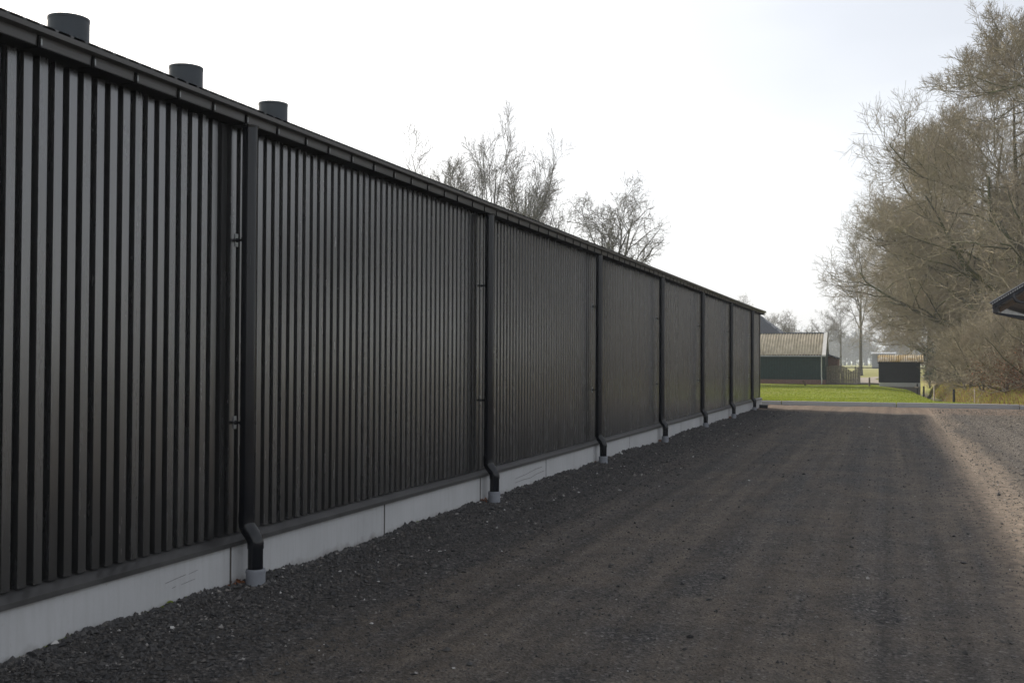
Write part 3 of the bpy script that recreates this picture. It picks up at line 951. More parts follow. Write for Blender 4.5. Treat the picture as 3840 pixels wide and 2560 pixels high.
build('fence_post', MB().bbox(-3.68, -3.60, 86.05, 86.13, -0.2, 1.05, 0.01), M['fence_wood'], fence)

# ------------------------------------------------------------------ small black shed
bs = thing('black_shed', (0.4, 79.0, 0), 'small black boarded shed with mossy corrugated roof on a pale concrete base', 'shed')
build('concrete_base', MB().bbox(-0.90, 1.72, 78.0, 80.6, -0.5, 0.295, 0.01), M['plinth'], bs)
build('wall', MB().box(-0.93, 1.71, 78.02, 80.62, 0.296, 1.80), M['black_board'], bs)
x = -0.96; bd = MB().bbox(0, 0.128, -0.02, 0.0, 0.0, 1.33, 0.004)
v, q, t = bd.data(); bd_me2 = mesh_from('wall_board', v, q, t); bd_me2.materials.append(M['black_board'])
bl = wloc(bs); k = 0
while x < 1.70:
    link('wall_board', bd_me2, None, bs, tuple(np.array([x, 78.018 - 0.003 * (k % 2), 0.285]) - bl)); x += 0.1335; k += 1
v, q = corr_roof(-1.05, 1.90, 77.72, 1.715, 79.2, 2.17, 0.148, 0.028)
m_ = MB().add(v, q)
v, q = corr_roof(-1.05, 1.90, 80.9, 1.715, 79.2, 2.17, 0.148, 0.028); m_.add(v, q)
build('roof', m_, M['moss_sheet'], bs, smooth=True)
build('eave_board', MB().box(-1.02, 1.87, 77.80, 77.83, 1.58, 1.675), M['black_board'], bs)
# pale stone edge behind: lit stub of wall right of the shed
# ------------------------------------------------------------------ stakes and posts
def post(x, y, h, r, mat, label, lean=(0, 0), cross=False):
    z0 = float(land_z(x, y))
    t_ = thing('fence_post', (x, y, z0), label, 'post', 'fence posts along the ditch' if x > 1 else None)
    P = [(x, y, z0 - 0.25), (x + lean[0] * 0.5, y + lean[1] * .5, z0 + h * 0.5), (x + lean[0], y + lean[1], z0 + h - 0.02), (x + lean[0], y + lean[1], z0 + h)]
    build('stake', MB().tube(P, [r, r, r * 0.97, r * 0.8], 8), mat, t_)
    if cross:
        build('insulator', MB().tube([(x - 0.16, y - r, z0 + h * 0.72), (x + 0.06, y - r, z0 + h * 0.70)], 0.03, 8), M['post_pale'], t_)
    else:
        build('wire_insulator', MB().tube([(x + lean[0], y + lean[1] - r - 0.03, z0 + h * .85), (x + lean[0], y + lean[1] + r + 0.0, z0 + h * .85)], 0.012, 6), M['black_plastic'], t_)
    return t_
post(-1.50, 75.3, 0.60, 0.055, M['post_wood'], 'short brown wooden stake standing alone in the lawn left of the black shed')
post(1.41, 72.6, 0.80, 0.045, M['post_dark'], 'dark post with a pale crosspiece in front of the black shed corner', cross=True)
post(1.66, 67.3, 0.85, 0.05, M['post_dark'], 'plain dark post just right of the black shed')
post(1.86, 56.3, 0.82, 0.035, M['post_pale'], 'pale thin post beside the dark ditch hollow')
post(2.42, 49.6, 0.78, 0.05, M['post_dark'], 'dark post above the kerb with bright weeds at its foot')
post(3.10, 47.6, 1.10, 0.022, M['post_pale'], 'slender white stake, the tallest and rightmost behind the kerb')
t_ = post(-5.62, 76.4, 0.34, 0.06, M['post_wood'], 'low leaning broken stub in the grass before the green shed', lean=(-0.22, 0.0))

# distant rail fence across the field
rf_ = thing('rail_fence', (-2.0, 139.0, 0), 'distant dark rail fence crossing the yellowish field', 'fence')
for x in np.arange(-14, 12, 3.2):
    build('fence_post', MB().box(x - .07, x + .07, 138.93, 139.07, -0.1, 1.15), M['post_wood'], rf_)
for z_ in (0.95,):
    build('fence_rail', MB().box(-15, 12, 138.88, 138.93, z_, z_ + 0.11), M['post_dark'], rf_)

# far pale-roofed barn
fb = thing('distant_barn', (-2.5, 300.0, 0), 'distant low barn with a pale roof fading in the haze', 'barn')
build('wall', MB().box(-5.3, 0.4, 300.0, 312.0, -0.5, 3.9), M['far_wall'], fb)
build('roof', MB().add([(-5.6, 299, 3.92), (0.7, 299, 3.92), (0.7, 306, 4.4), (-5.6, 306, 4.4), (-5.6, 313, 3.92), (0.7, 313, 3.92)], [(0, 1, 2, 3), (3, 2, 5, 4)]), M['pale_roof'], fb)

# ------------------------------------------------------------------ open shelter reaching in from the right
cp = thing('open_shelter', (2.56, 33.0, 0), 'dark open-sided shelter whose eave reaches in at the right edge', 'shelter')
cy = 33.0
sx0, sz0, sl = 2.56, 3.32, 0.62
def cz(x): return sz0 + (x - sx0) * sl
rfm = MB()
v, q = [], []
nn2 = 60
yv = np.linspace(cy, cy + 9, nn2 * 6)
rowA = np.stack([np.full(len(yv), sx0), yv, cz(sx0) + 0.018 * np.cos((yv - cy) / 0.15 * 2 * np.pi)], 1)
rowB = np.stack([np.full(len(yv), 8.2), yv, cz(8.2) + 0.018 * np.cos((yv - cy) / 0.15 * 2 * np.pi)], 1)
N = len(yv)
rfm.add(np.vstack([rowA, rowB, rowA - [0, 0, .006], rowB - [0, 0, .006]]), [(i, i + 1, N + i + 1, N + i) for i in range(N - 1)] + [(2 * N + i + 1, 2 * N + i, 3 * N + i, 3 * N + i + 1) for i in range(N - 1)])
# far slope
rowC = rowB.copy(); rowC[:, 0] = 13.7; rowC[:, 2] -= (8.2 - sx0) * sl
rfm.add(np.vstack([rowB, rowC]), [(i, i + 1, N + i + 1, N + i) for i in range(N - 1)])
build('roof', rfm, M['roof'], cp, smooth=True)
def sloped(x0, x1, dz0, dz1, ya, yb):
    return MB().add([(x0, ya, cz(x0) + dz0), (x1, ya, cz(x1) + dz0), (x1, ya, cz(x1) + dz1), (x0, ya, cz(x0) + dz1), (x0, yb, cz(x0) + dz0), (x1, yb, cz(x1) + dz0), (x1, yb, cz(x1) + dz1), (x0, yb, cz(x0) + dz1)],
                    [(0, 1, 2, 3), (5, 4, 7, 6), (0, 4, 5, 1), (1, 5, 6, 2), (2, 6, 7, 3), (3, 7, 4, 0)])
build('verge_trim', sloped(sx0 - 0.02, 8.2, 0.014, 0.034, cy - 0.06, cy + 0.05), M['tin'], cp)
build('verge_board', sloped(sx0 + 0.06, 8.1, -0.20, -0.07, cy - 0.02, cy + 0.02), M['black_board'], cp)
th_ = MB()
x = sx0 + 0.05
while x < 8.0:
    th_.add(*[(lambda d: (d[0], d[1]))(sloped(x, x + 0.030, -0.062, -0.020, cy - 0.045, cy - 0.03).data())][0]) if False else None
    v_, q_, t_2 = sloped(x, x + 0.030, -0.062, -0.020, cy - 0.045, cy - 0.03).data()
    th_.add(v_, q_)
    x += 0.058
o = build('sheet_edge_teeth', th_, M['tin'], cp); o['kind'] = 'stuff'
# eave gutter seen end-on, its outlet bend, the beam and brace
build('eave_gutter', MB().bbox(sx0 + 0.04, sx0 + 0.20, cy + 0.03, cy + 9, 3.05, 3.26, 0.03), M['black_plastic'], cp)
bend = [(sx0 + 0.62, cy + 0.02, 3.62), (sx0 + 0.60, cy + 0.02, 3.48), (sx0 + 0.66, cy + 0.02, 3.38), (sx0 + 0.80, cy + 0.02, 3.33), (sx0 + 1.4, cy + 0.02, 3.28)]
build('outlet_bend', MB().tube(bend, 0.05, 12), M['black_plastic'], cp, smooth=True)
build('rafter', sloped(sx0 + 0.16, 8.0, -0.36, -0.22, cy + 0.35, cy + 0.45), M['old_wood'], cp)
build('tie_beam', MB().add([(sx0 + .08, cy + .1, 3.03), (sx0 + .25, cy + .1, 3.06), (5.2, cy + .1, 2.66), (5.2, cy + .1, 2.48), (sx0 + .08, cy + .24, 3.03), (sx0 + .25, cy + .24, 3.06), (5.2, cy + .24, 2.66), (5.2, cy + .24, 2.48)],
                           [(0, 3, 2, 1), (4, 5, 6, 7), (0, 4, 7, 3), (1, 2, 6, 5), (0, 1, 5, 4), (3, 7, 6, 2)]), M['black_board'], cp)
for yy_ in (cy + 0.2, cy + 4.4, cy + 8.6):
    build('post', MB().bbox(5.0, 5.16, yy_ - .08, yy_ + .08, -0.1, 4.6, 0.01), M['old_wood'], cp)
    build('post', MB().bbox(12.9, 13.06, yy_ - .08, yy_ + .08, -0.1, 3.4, 0.01), M['old_wood'], cp)

cp.rotation_euler = (0, 0, -0.22)

# ------------------------------------------------------------------ trees
def nrm(a):
    return a / (np.linalg.norm(a, axis=-1, keepdims=True) + 1e-12)

def poly_grow(rg, S, D, L, K, wander, up, droop=0.0):
    N = len(S)
    P = np.zeros((N, K, 3)); P[:, 0] = S
    d = nrm(D)
    for k in range(1, K):
        upv = up - droop * (k / K)
        d = nrm(d + wander * rg.normal(size=(N, 3)) + np.array([0, 0, 1.0]) * upv)
        P[:, k] = P[:, k - 1] + d * (L / (K - 1))[:, None]
    return P

def spawn(rg, P, Rad, L, nch, t0, t1, ang, lr, rr, flat=1.0, minr=0.004):
    """children along parent polylines"""
    N, K, _ = P.shape
    t = t0 + (t1 - t0) * (np.arange(nch)[None, :] + rg.uniform(0, 1, (N, nch))) / nch
    f = t * (K - 1)
    i = np.clip(f.astype(int), 0, K - 2)
    fr = (f - i)[..., None]
    a = np.arange(N)[:, None]
    S = P[a, i] * (1 - fr) + P[a, i + 1] * fr
    T = nrm(P[a, i + 1] - P[a, i])
    rp = Rad[a, i] * (1 - fr[..., 0]) + Rad[a, i + 1] * fr[..., 0]
    rnd = rg.normal(size=(N, nch, 3))
    perp = nrm(rnd - (rnd * T).sum(-1, keepdims=True) * T)
    perp[..., 2] *= flat
    perp = nrm(perp)
    an = rg.uniform(ang[0], ang[1], (N, nch))[..., None]
    D = nrm(np.cos(an) * T + np.sin(an) * perp)
    Lc = L[:, None] * rg.uniform(lr[0], lr[1], (N, nch)) * (1.15 - 0.55 * (t - t0) / max(t1 - t0, 1e-6))
    rc = np.maximum(np.minimum(rp * rr, rp * 0.92), minr)
    return S.reshape(-1, 3), D.reshape(-1, 3), Lc.ravel(), rc.ravel()

def taper(r0, K, e=0.25, tipmin=0.003):
    return np.maximum(r0[:, None] * np.linspace(1, e, K)[None, :], tipmin)

def batch_tubes(mb, P, Rad, sides):
    N, K, _ = P.shape
    if N == 0:
        return
    T = np.zeros_like(P)
    T[:, 1:-1] = P[:, 2:] - P[:, :-2]; T[:, 0] = P[:, 1] - P[:, 0]; T[:, -1] = P[:, -1] - P[:, -2]
    T = nrm(T)
    ref = np.where(np.abs(T[:, :1, 2:3]) < 0.9, np.array([0, 0, 1.0]), np.array([1.0, 0, 0]))
    U = nrm(np.cross(T, np.broadcast_to(ref, T.shape)))
    W = np.cross(T, U)
    a = np.arange(sides) * 2 * np.pi / sides
    V = P[:, :, None] + Rad[:, :, None, None] * (np.cos(a)[None, None, :, None] * U[:, :, None] + np.sin(a)[None, None, :, None] * W[:, :, None])
    base = np.arange(N)[:, None, None] * (K * sides)
    k = np.arange(K - 1)[None, :, None] * sides
    s = np.arange(sides)[None, None, :]
    s2 = (s + 1) % sides
    q = np.stack([base + k + s, base + k + s2, base + k + sides + s2, base + k + sides + s], -1).reshape(-1, 4)
    mb.add(V.reshape(-1, 3), q)

def make_tree(seed, H, trunk_r, levels, trunk_frac=0.75, K0=9, trunk_wander=0.03, thick_levels=2, lean=(0, 0), filt=None):
    """levels: list of dicts for successive orders. Returns (thick MB, thin MB) rooted at the origin"""
    rg = np.random.default_rng(seed)
    thick, thin = MB(), MB()
    L = np.array([H * trunk_frac])
    P = poly_grow(rg, np.array([[0, 0, -0.3]]), np.array([[lean[0], lean[1], 1.0]]), L, K0, trunk_wander, 0.05)
    Rad = taper(np.array([trunk_r]), K0, 0.10)
    Rad[:, 0] *= 1.35
    batch_tubes(thick, P, Rad, 10)
    for li, lv in enumerate(levels):
        S, D, Lc, rc = spawn(rg, P, Rad, L, lv['n'], lv.get('t0', .25), lv.get('t1', 1.0), lv['ang'], lv['lr'], lv.get('rr', 0.6), lv.get('flat', 1.0), lv.get('minr', 0.004))
        if 'lmax' in lv:
            Lc = np.minimum(Lc, lv['lmax'])
        Pn = poly_grow(rg, S, D, Lc, lv['K'], lv.get('w', 0.15), lv.get('up', 0.05), lv.get('droop', 0.0))
        if filt is not None:
            keep = filt(Pn)
            Pn, Lc, rc = Pn[keep], Lc[keep], rc[keep]
        Rn = taper(rc, lv['K'], lv.get('e', 0.3), lv.get('tip', 0.003))
        batch_tubes(thick if li < thick_levels else thin, Pn, Rn, lv['s'])
        P, Rad, L = Pn, Rn, Lc
    return thick, thin

def tree_meshes(name, th, tn):
    a = mesh_from(name + '_trunk', *th.data(), True)
    b = mesh_from(name + '_crown', *tn.data(), False)
    return a, b

def plant(name, meshes, mats, loc, rot, sc, label, cat='tree', group=None):
    o = thing(name, loc, label, cat, group)
    o.rotation_euler = (0, 0, rot)
    o.scale = sc if isinstance(sc, tuple) else (sc, sc, sc)
    for nm, me, mt in zip(('trunk', 'crown'), meshes, mats):
        c = bpy.data.objects.new(nm, me)
        if not me.materials:
            me.materials.append(mt)
        col.objects.link(c)
        c.parent = o
    return o

OAK = lambda nt: [
    dict(n=15, t0=.13, t1=1.0, ang=(0.75, 1.40), lr=(.42, .62), rr=.56, K=10, w=.20, up=.075, s=6, e=.28),
    dict(n=10, t0=.15, ang=(.5, 1.1), lr=(.36, .58), rr=.54, K=8, w=.20, up=.05, s=4, e=.35, flat=.8, minr=.024),
    dict(n=7, t0=.12, ang=(.5, 1.15), lr=(.45, .72), rr=.55, K=6, w=.20, up=.06, s=3, e=.45, minr=.015),
    dict(n=5, t0=.10, ang=(.5, 1.1), lr=(.45, .75), rr=.6, K=4, w=.18, up=.08, s=3, e=.6, minr=.0105, tip=.007),
    dict(n=nt, t0=.15, ang=(.4, 1.1), lr=(.55, 1.0), rr=.7, K=3, w=.18, up=.12, s=3, e=.7, minr=.0075, tip=.006)]
oakA = tree_meshes('oak_a', *make_tree(11, 21.0, 0.36, OAK(4), 0.80))
oakB = tree_meshes('oak_b', *make_tree(23, 19.0, 0.33, OAK(4), 0.82))
tw = (M['bark'], M['twig'])
right_row = [
    ('A', (8.6, 55.0), 0.4, (1.08, 1.08, 1.10), 'tallest bare oak at the right edge, its upper branches leaving the frame'),
    ('B', (6.4, 63.0), 2.2, (1.0, 1.0, 1.0), 'bare oak with dense brown twigs just left of the tallest one'),
    ('A', (5.2, 71.0), 3.9, (0.98, 0.98, 0.90), 'bare oak in the middle of the tree row right of the ditch'),
    ('B', (5.6, 83.0), 5.3, (1.05, 1.05, 1.0), 'bare oak whose twigs hang behind the small black shed'),
    ('A', (4.4, 97.0), 1.3, (0.98, 0.98, 0.93), 'hazier bare oak farther back in the row, above the black shed roof'),
    ('B', (4.2, 77.0), 0.2, (0.66, 0.66, 0.60), 'low bare oak filling the gap right of the black shed'),
    ('A', (3.4, 90.0), 2.8, (0.68, 0.68, 0.62), 'low bare oak behind the black shed with drooping twigs'),
    ('B', (3.2, 112.0), 4.4, (1.0, 1.0, 0.95), 'farthest bare oak of the row, forming its left flank'),
]
for k, (kind, (x, y), rot, sc, lab) in enumerate(right_row):
    plant('oak_tree', oakA if kind == 'A' else oakB, tw, (x, y, float(land_z(x, y)) - 0.05), rot, sc, lab, 'tree', 'bare oaks in the row right of the ditch')

# scrub under the oaks
SCRUB = [
    dict(n=16, t0=.05, t1=1.0, ang=(.3, 1.1), lr=(.6, 1.1), rr=.75, K=6, w=.16, up=.06, droop=.05, s=4, e=.35, minr=.010),
    dict(n=9, t0=.1, ang=(.4, 1.1), lr=(.4, .65), rr=.65, K=5, w=.2, up=.03, s=3, e=.4, minr=.007),
    dict(n=7, t0=.1, ang=(.4, 1.2), lr=(.4, .7), rr=.65, K=4, w=.22, up=.03, s=3, e=.5, minr=.0055, tip=.004),
    dict(n=4, t0=.1, ang=(.4, 1.2), lr=(.4, .7), rr=.7, K=3, w=.22, up=.03, s=3, e=.6, minr=.0048, tip=.004)]
scrubA = tree_meshes('scrub_a', *make_tree(31, 4.2, 0.07, SCRUB, 0.75, K0=6, trunk_wander=.10, thick_levels=1))
scrubB = tree_meshes('scrub_b', *make_tree(37, 3.6, 0.06, SCRUB, 0.7, K0=6, trunk_wander=.14, thick_levels=1))
def leaf_cloud(rg, c, r, n_, size, flat=1.0):
    """small folded leaves spread through an ellipsoid"""
    p = rg.normal(size=(n_, 3)); p = nrm(p) * (rg.uniform(0, 1, (n_, 1)) ** 0.45)
    p = p * np.array(r) + np.array(c)
    u = nrm(rg.normal(size=(n_, 3))); w_ = nrm(np.cross(u, rg.normal(size=(n_, 3))))
    s_ = size * rg.uniform(0.6, 1.4, (n_, 1))
    V = np.stack([p - u * s_, p + w_ * s_ * 0.5, p + u * s_, p - w_ * s_ * 0.5], 1).reshape(-1, 3)
    q = np.arange(n_ * 4).reshape(-1, 4)
    return V, q
def set_tone(me, vals):
    at = me.attributes.new('tone', 'FLOAT', 'FACE')
    at.data.foreach_set('value', np.asarray(vals, np.float32))
scrub_spots = [
    ('A', 5.6, 48.6, 0.3, 0.95, True, 'twiggy shrub with rusty leaves at the right end of the kerb'),
    ('B', 4.5, 50.6, 1.7, 0.9, True, 'twiggy shrub holding reddish leaves behind the white stake'),
    ('A', 3.9, 54.6, 2.9, 0.85, False, 'leafless tangled shrub on the ditch bank behind the dark post'),
    ('B', 5.6, 54.0, 4.1, 1.25, True, 'tall twiggy shrub with scattered rusty leaves below the shelter eave'),
    ('A', 3.7, 60.0, 5.0, 0.95, False, 'leafless shrub overhanging the dark ditch hollow'),
    ('B', 5.0, 62.5, 0.9, 1.3, False, 'tall leafless thicket shrub under the second oak'),
    ('A', 3.6, 67.5, 2.1, 0.95, False, 'leafless shrub on the bank beyond the pale post'),
    ('B', 5.6, 70.0, 3.3, 1.4, False, 'tall leafless thicket shrub in the middle of the bank'),
    ('A', 3.4, 76.0, 4.6, 0.8, False, 'small leafless shrub right of the black shed'),
    ('B', 6.6, 79.0, 5.9, 1.45, False, 'tall leafless shrub deep in the tree row'),
    ('A', 7.2, 58.5, 1.2, 1.5, True, 'large shrub with rusty leaves at the right edge under the tallest oak'),
    ('B', 6.4, 66.5, 2.6, 1.55, False, 'large leafless shrub at the right behind the rusty ones'),
]
rgl = np.random.default_rng(5)
for kind, x, y, rot, sc, leaves, lab in scrub_spots:
    o = plant('shrub', scrubA if kind == 'A' else scrubB, tw, (x, y, float(land_z(x, y)) - 0.05), rot, (sc, sc, sc), lab, 'shrub', 'shrubs on the ditch bank')
    if leaves:
        n_ = 1800
        V, q = leaf_cloud(rgl, (0, 0, 1.1), (1.8, 1.8, 1.2), n_, 0.042)
        me = mesh_from('dry_leaves', V, q, np.zeros((0, 3), int)); me.materials.append(M['brown_leaf'])
        set_tone(me, rgl.uniform(0, 1, n_))
        c_ = link('dry_leaves', me, None, o); c_['kind'] = 'stuff'

# dark evergreen behind the black shed
ev = thing('evergreen_tree', (3.4, 92.0, 0), 'dark evergreen shrub showing above the right end of the black shed roof', 'tree')
build('trunk', MB().tube([(3.4, 92, -0.2), (3.45, 92, 1.5), (3.4, 92.1, 3.6)], [0.14, 0.11, 0.04], 8), M['bark'], ev)
Vs, qs, off = [], [], 0
for c_, r_, n_ in (((0, 0, 2.6), (1.1, 1.1, 1.2), 1500), ((-.7, 0, 1.9), (.8, .8, .7), 800), ((.6, .2, 1.6), (.9, .9, .8), 900), ((.1, 0, 3.4), (.6, .6, .6), 500), ((-.2, 0, 1.0), (1.2, 1.0, .9), 900)):
    V, q = leaf_cloud(rgl, c_, r_, n_, 0.07); Vs.append(V); qs.append(q + off); off += len(V)
me = mesh_from('crown', np.vstack(Vs), np.vstack(qs), np.zeros((0, 3), int)); me.materials.append(M['evergreen']); set_tone(me, rgl.uniform(0, 1, off // 4))
link('crown', me, None, ev)
ev2 = thing('evergreen_shrub', (2.5, 84.5, 0), 'ivy-green shrub between the black shed wall and the dark trunk', 'shrub')
build('trunk', MB().tube([(2.5, 84.5, -0.2), (2.5, 84.5, 1.4)], [0.07, 0.02], 6), M['bark'], ev2)
Vs, qs, off = [], [], 0
for c_, r_, n_ in (((0, 0, .9), (.45, .5, .9), 500), ((.1, 0, 1.6), (.3, .4, .5), 260)):
    V, q = leaf_cloud(rgl, c_, r_, n_, 0.05); Vs.append(V); qs.append(q + off); off += len(V)
me = mesh_from('crown', np.vstack(Vs), np.vstack(qs), np.zeros((0, 3), int)); me.materials.append(M['evergreen']); set_tone(me, rgl.uniform(0.4, 1, off // 4))
link('crown', me, None, ev2)

# lone slim tree in the field
SLIM = [
    dict(n=13, t0=.40, t1=1.0, ang=(.45, .95), lr=(.34, .52), rr=.5, K=8, w=.10, up=.10, s=5, e=.3),
    dict(n=8, t0=.2, ang=(.4, .9), lr=(.35, .55), rr=.55, K=5, w=.14, up=.06, s=4, e=.35, minr=.014),
    dict(n=7, t0=.15, ang=(.4, 1.0), lr=(.4, .6), rr=.6, K=4, w=.18, up=.05, s=3, e=.5, minr=.010, tip=.008),
    dict(n=5, t0=.15, ang=(.4, 1.0), lr=(.45, .7), rr=.7, K=3, w=.2, up=.05, s=3, e=.6, minr=.008, tip=.007)]
slim = tree_meshes('slim', *make_tree(43, 15.5, 0.24, SLIM, 0.86, trunk_wander=.018))
tw2 = (M['bark2'], M['twig2'])
plant('field_tree', slim, tw2, (-3.84, 141.0, 0), 0.6, (1.05, 1.05, 1.0), 'single slender bare tree standing in the field behind the board fence')

# poplars and oak beyond the barn roof
POP = [
    dict(n=9, t0=.12, t1=.80, ang=(.30, .62), lr=(.48, .75), rr=.62, K=10, w=.09, up=.085, s=6, e=.22),
    dict(n=10, t0=.15, ang=(.35, .80), lr=(.26, .46), rr=.5, K=7, w=.12, up=.07, s=4, e=.3, minr=.022),
    dict(n=8, t0=.12, ang=(.4, .9), lr=(.42, .68), rr=.6, K=5, w=.14, up=.06, s=3, e=.6, minr=.016, tip=.011),
    dict(n=4, t0=.12, ang=(.4, .9), lr=(.45, .8), rr=.7, K=3, w=.16, up=.06, s=3, e=.7, minr=.012, tip=.010)]
popl = tree_meshes('poplar', *make_tree(53, 20.0, 0.34, POP, 0.88, trunk_wander=.05))
pop2 = tree_meshes('poplar_b', *make_tree(59, 20.0, 0.30, POP, 0.86, trunk_wander=.06))
for ms, x, y, rot, sc, lab in (
        (popl, -33.3, 88.6, 0.3, (0.85, 0.85, 1.06), 'tallest upright bare poplar above the middle of the barn roof'),
        (pop2, -30.4, 89.8, 1.9, (0.85, 0.85, 1.02), 'bare poplar with two close stems right of the tallest one'),
        (pop2, -36.2, 87.5, 4.4, (0.90, 0.90, 0.98), 'slimmer bare poplar left of the tallest one'),
        (popl, -38.6, 87.0, 2.6, (0.95, 0.95, 0.98), 'leftmost bare poplar, only its tips above the barn roof'),
        (popl, -28.9, 91.5, 5.1, (0.72, 0.72, 0.76), 'lower bare poplar at the right end of the poplar group')):
    plant('poplar_tree', ms, tw2, (x, y, 0), rot, sc, lab, 'tree', 'poplars behind the barn')
OAK2 = [
    dict(n=9, t0=.45, t1=1.0, ang=(.55, 1.15), lr=(.45, .70), rr=.72, K=9, w=.17, up=.06, s=7, e=.3),
    dict(n=8, t0=.2, ang=(.5, 1.0), lr=(.36, .6), rr=.62, K=6, w=.18, up=.04, s=5, e=.35, minr=.02),
    dict(n=7, t0=.15, ang=(.5, 1.1), lr=(.38, .6), rr=.6, K=5, w=.2, up=.03, s=3, e=.4, minr=.012),
    dict(n=4, t0=.12, ang=(.5, 1.1), lr=(.4, .65), rr=.6, K=4, w=.2, up=.03, s=3, e=.5, minr=.012, tip=.009),
    dict(n=2, t0=.15, ang=(.4, 1.1), lr=(.45, .8), rr=.7, K=2, w=.22, up=.04, s=3, e=.6, minr=.009, tip=.007)]
oakC = tree_meshes('oak_c', *make_tree(67, 15.2, 0.36, OAK2, 0.72, trunk_wander=.05))
plant('oak_tree', oakC, tw2, (-20.6, 82.6, 0), 1.1, (1.0, 1.0, 1.06), 'spreading bare oak standing alone above the barn roof', 'tree')
# bare trees behind the farmhouse
for x, y, rot, s_, ms, lab in ((-20.5, 150.0, 1.0, (0.80, 0.80, 0.72), oakC, 'hazy bare tree just past the barn corner behind the tiled roof'),
                               (-15.0, 156.0, 3.0, (0.72, 0.72, 0.60), oakC, 'rounded hazy bare tree above the middle of the fibre cement roof'),
                               (-10.0, 170.0, 5.0, (0.62, 0.62, 0.55), oakC, 'low hazy bare tree above the right end of the fibre cement roof'),
                               (-8.0, 182.0, 0.2, (0.8, 0.8, 0.70), slim, 'thin hazy bare tree between the white barge board and the field tree')):
    plant('bare_tree', ms, tw2, (x, y, 0), rot, s_, lab, 'tree', 'trees behind the farmhouse')

# far wood: one hazy mass of bare crowns
FARW = [
    dict(n=12, t0=.03, t1=1.0, ang=(.4, 1.1), lr=(.35, .55), rr=.6, K=4, w=.12, up=.08, s=3, e=.4, minr=.06, tip=.04),
    dict(n=6, t0=.2, ang=(.4, 1.0), lr=(.4, .6), rr=.6, K=3, w=.15, up=.05, s=3, e=.5, minr=.05, tip=.035),
    dict(n=4, t0=.2, ang=(.4, 1.0), lr=(.5, .7), rr=.7, K=2, w=.15, up=.05, s=3, e=.6, minr=.045, tip=.035)]
protos = []
for sd in (71, 73, 79):
    a, b = make_tree(sd, 11.0, 0.22, FARW, 0.85, K0=5, trunk_wander=.04)
    a.add(*b.data()[:2])
    protos.append(a.data())
wm = MB()
rw = np.random.default_rng(9)
for k in range(210):
    x = rw.uniform(-140, 120); y = rw.uniform(520, 700) + abs(x) * 0.3
    if k % 3 == 0:
        x = rw.uniform(-80, 30)
    v, q, t = protos[k % 3]
    a = rw.uniform(0, 6.28); s_ = rw.uniform(0.9, 1.75) * (1.12 if x < -25 else 1.0)
    rot = np.array([[math.cos(a), -math.sin(a), 0], [math.sin(a), math.cos(a), 0], [0, 0, 1]])
    wm.add((v * s_) @ rot.T + np.array([x, y, 0]), q, t)
o = build('distant_wood', wm, M['wood_mass'], kind='stuff'); tag(o, 'hazy grey-blue wood along the far horizon', 'wood')

# ------------------------------------------------------------------ grass, weeds, litter
rg = np.random.default_rng(21)
def blades(n_, xf, yf, h0, h1, w, tone_f):
    x = xf(n_); y = yf(n_)
    return x, y
Vs, tones = [], []
def add_blades(x, y, h, w, tone):
    n_ = len(x)
    z = land_z(x, y)
    a = rg.uniform(0, 2 * np.pi, n_)
    ux, uy = np.cos(a) * w, np.sin(a) * w
    lx, ly = rg.normal(0, 0.35, n_) * h, rg.normal(0, 0.35, n_) * h
    V = np.stack([np.stack([x - ux, y - uy, z - 0.01], 1), np.stack([x + ux, y + uy, z - 0.01], 1), np.stack([x + lx, y + ly, z + h], 1)], 1)
    Vs.append(V.reshape(-1, 3)); tones.append(tone)
n_ = 60000
y = 43.25 + (rg.uniform(0, 1, n_) ** 1.6) * 38
x = rg.uniform(-0.14, 0.06, n_) * y + rg.uniform(-1, 0.5, n_)
x = np.where(x > ditch_x(y) - 0.5, ditch_x(y) - 0.5 - rg.uniform(0, 3, n_), x)
add_blades(x, y, rg.uniform(.02, .06, n_), 0.008 + rg.uniform(0, .010, n_), np.clip(rg.normal(0.42, 0.2, n_), 0, .8))
n_ = 26000                                               # rough bank grass
y = 44.6 + (rg.uniform(0, 1, n_) ** 1.3) * 36
x = ditch_x(y) + 0.45 + np.abs(rg.normal(0, 1.3, n_))
add_blades(x, y, rg.uniform(.06, .26, n_), 0.010 + rg.uniform(0, .014, n_), np.clip(rg.normal(0.88, 0.12, n_), 0, 1))
V = np.vstack(Vs)
me = mesh_from('grass', V, np.zeros((0, 4), int), np.arange(len(V)).reshape(-1, 3)); me.materials.append(M['grass'])
set_tone(me, np.concatenate(tones))
go = link('grass', me, None); go['kind'] = 'stuff'; tag(go, 'short bright grass and rough bank grass beyond the kerb', 'grass')

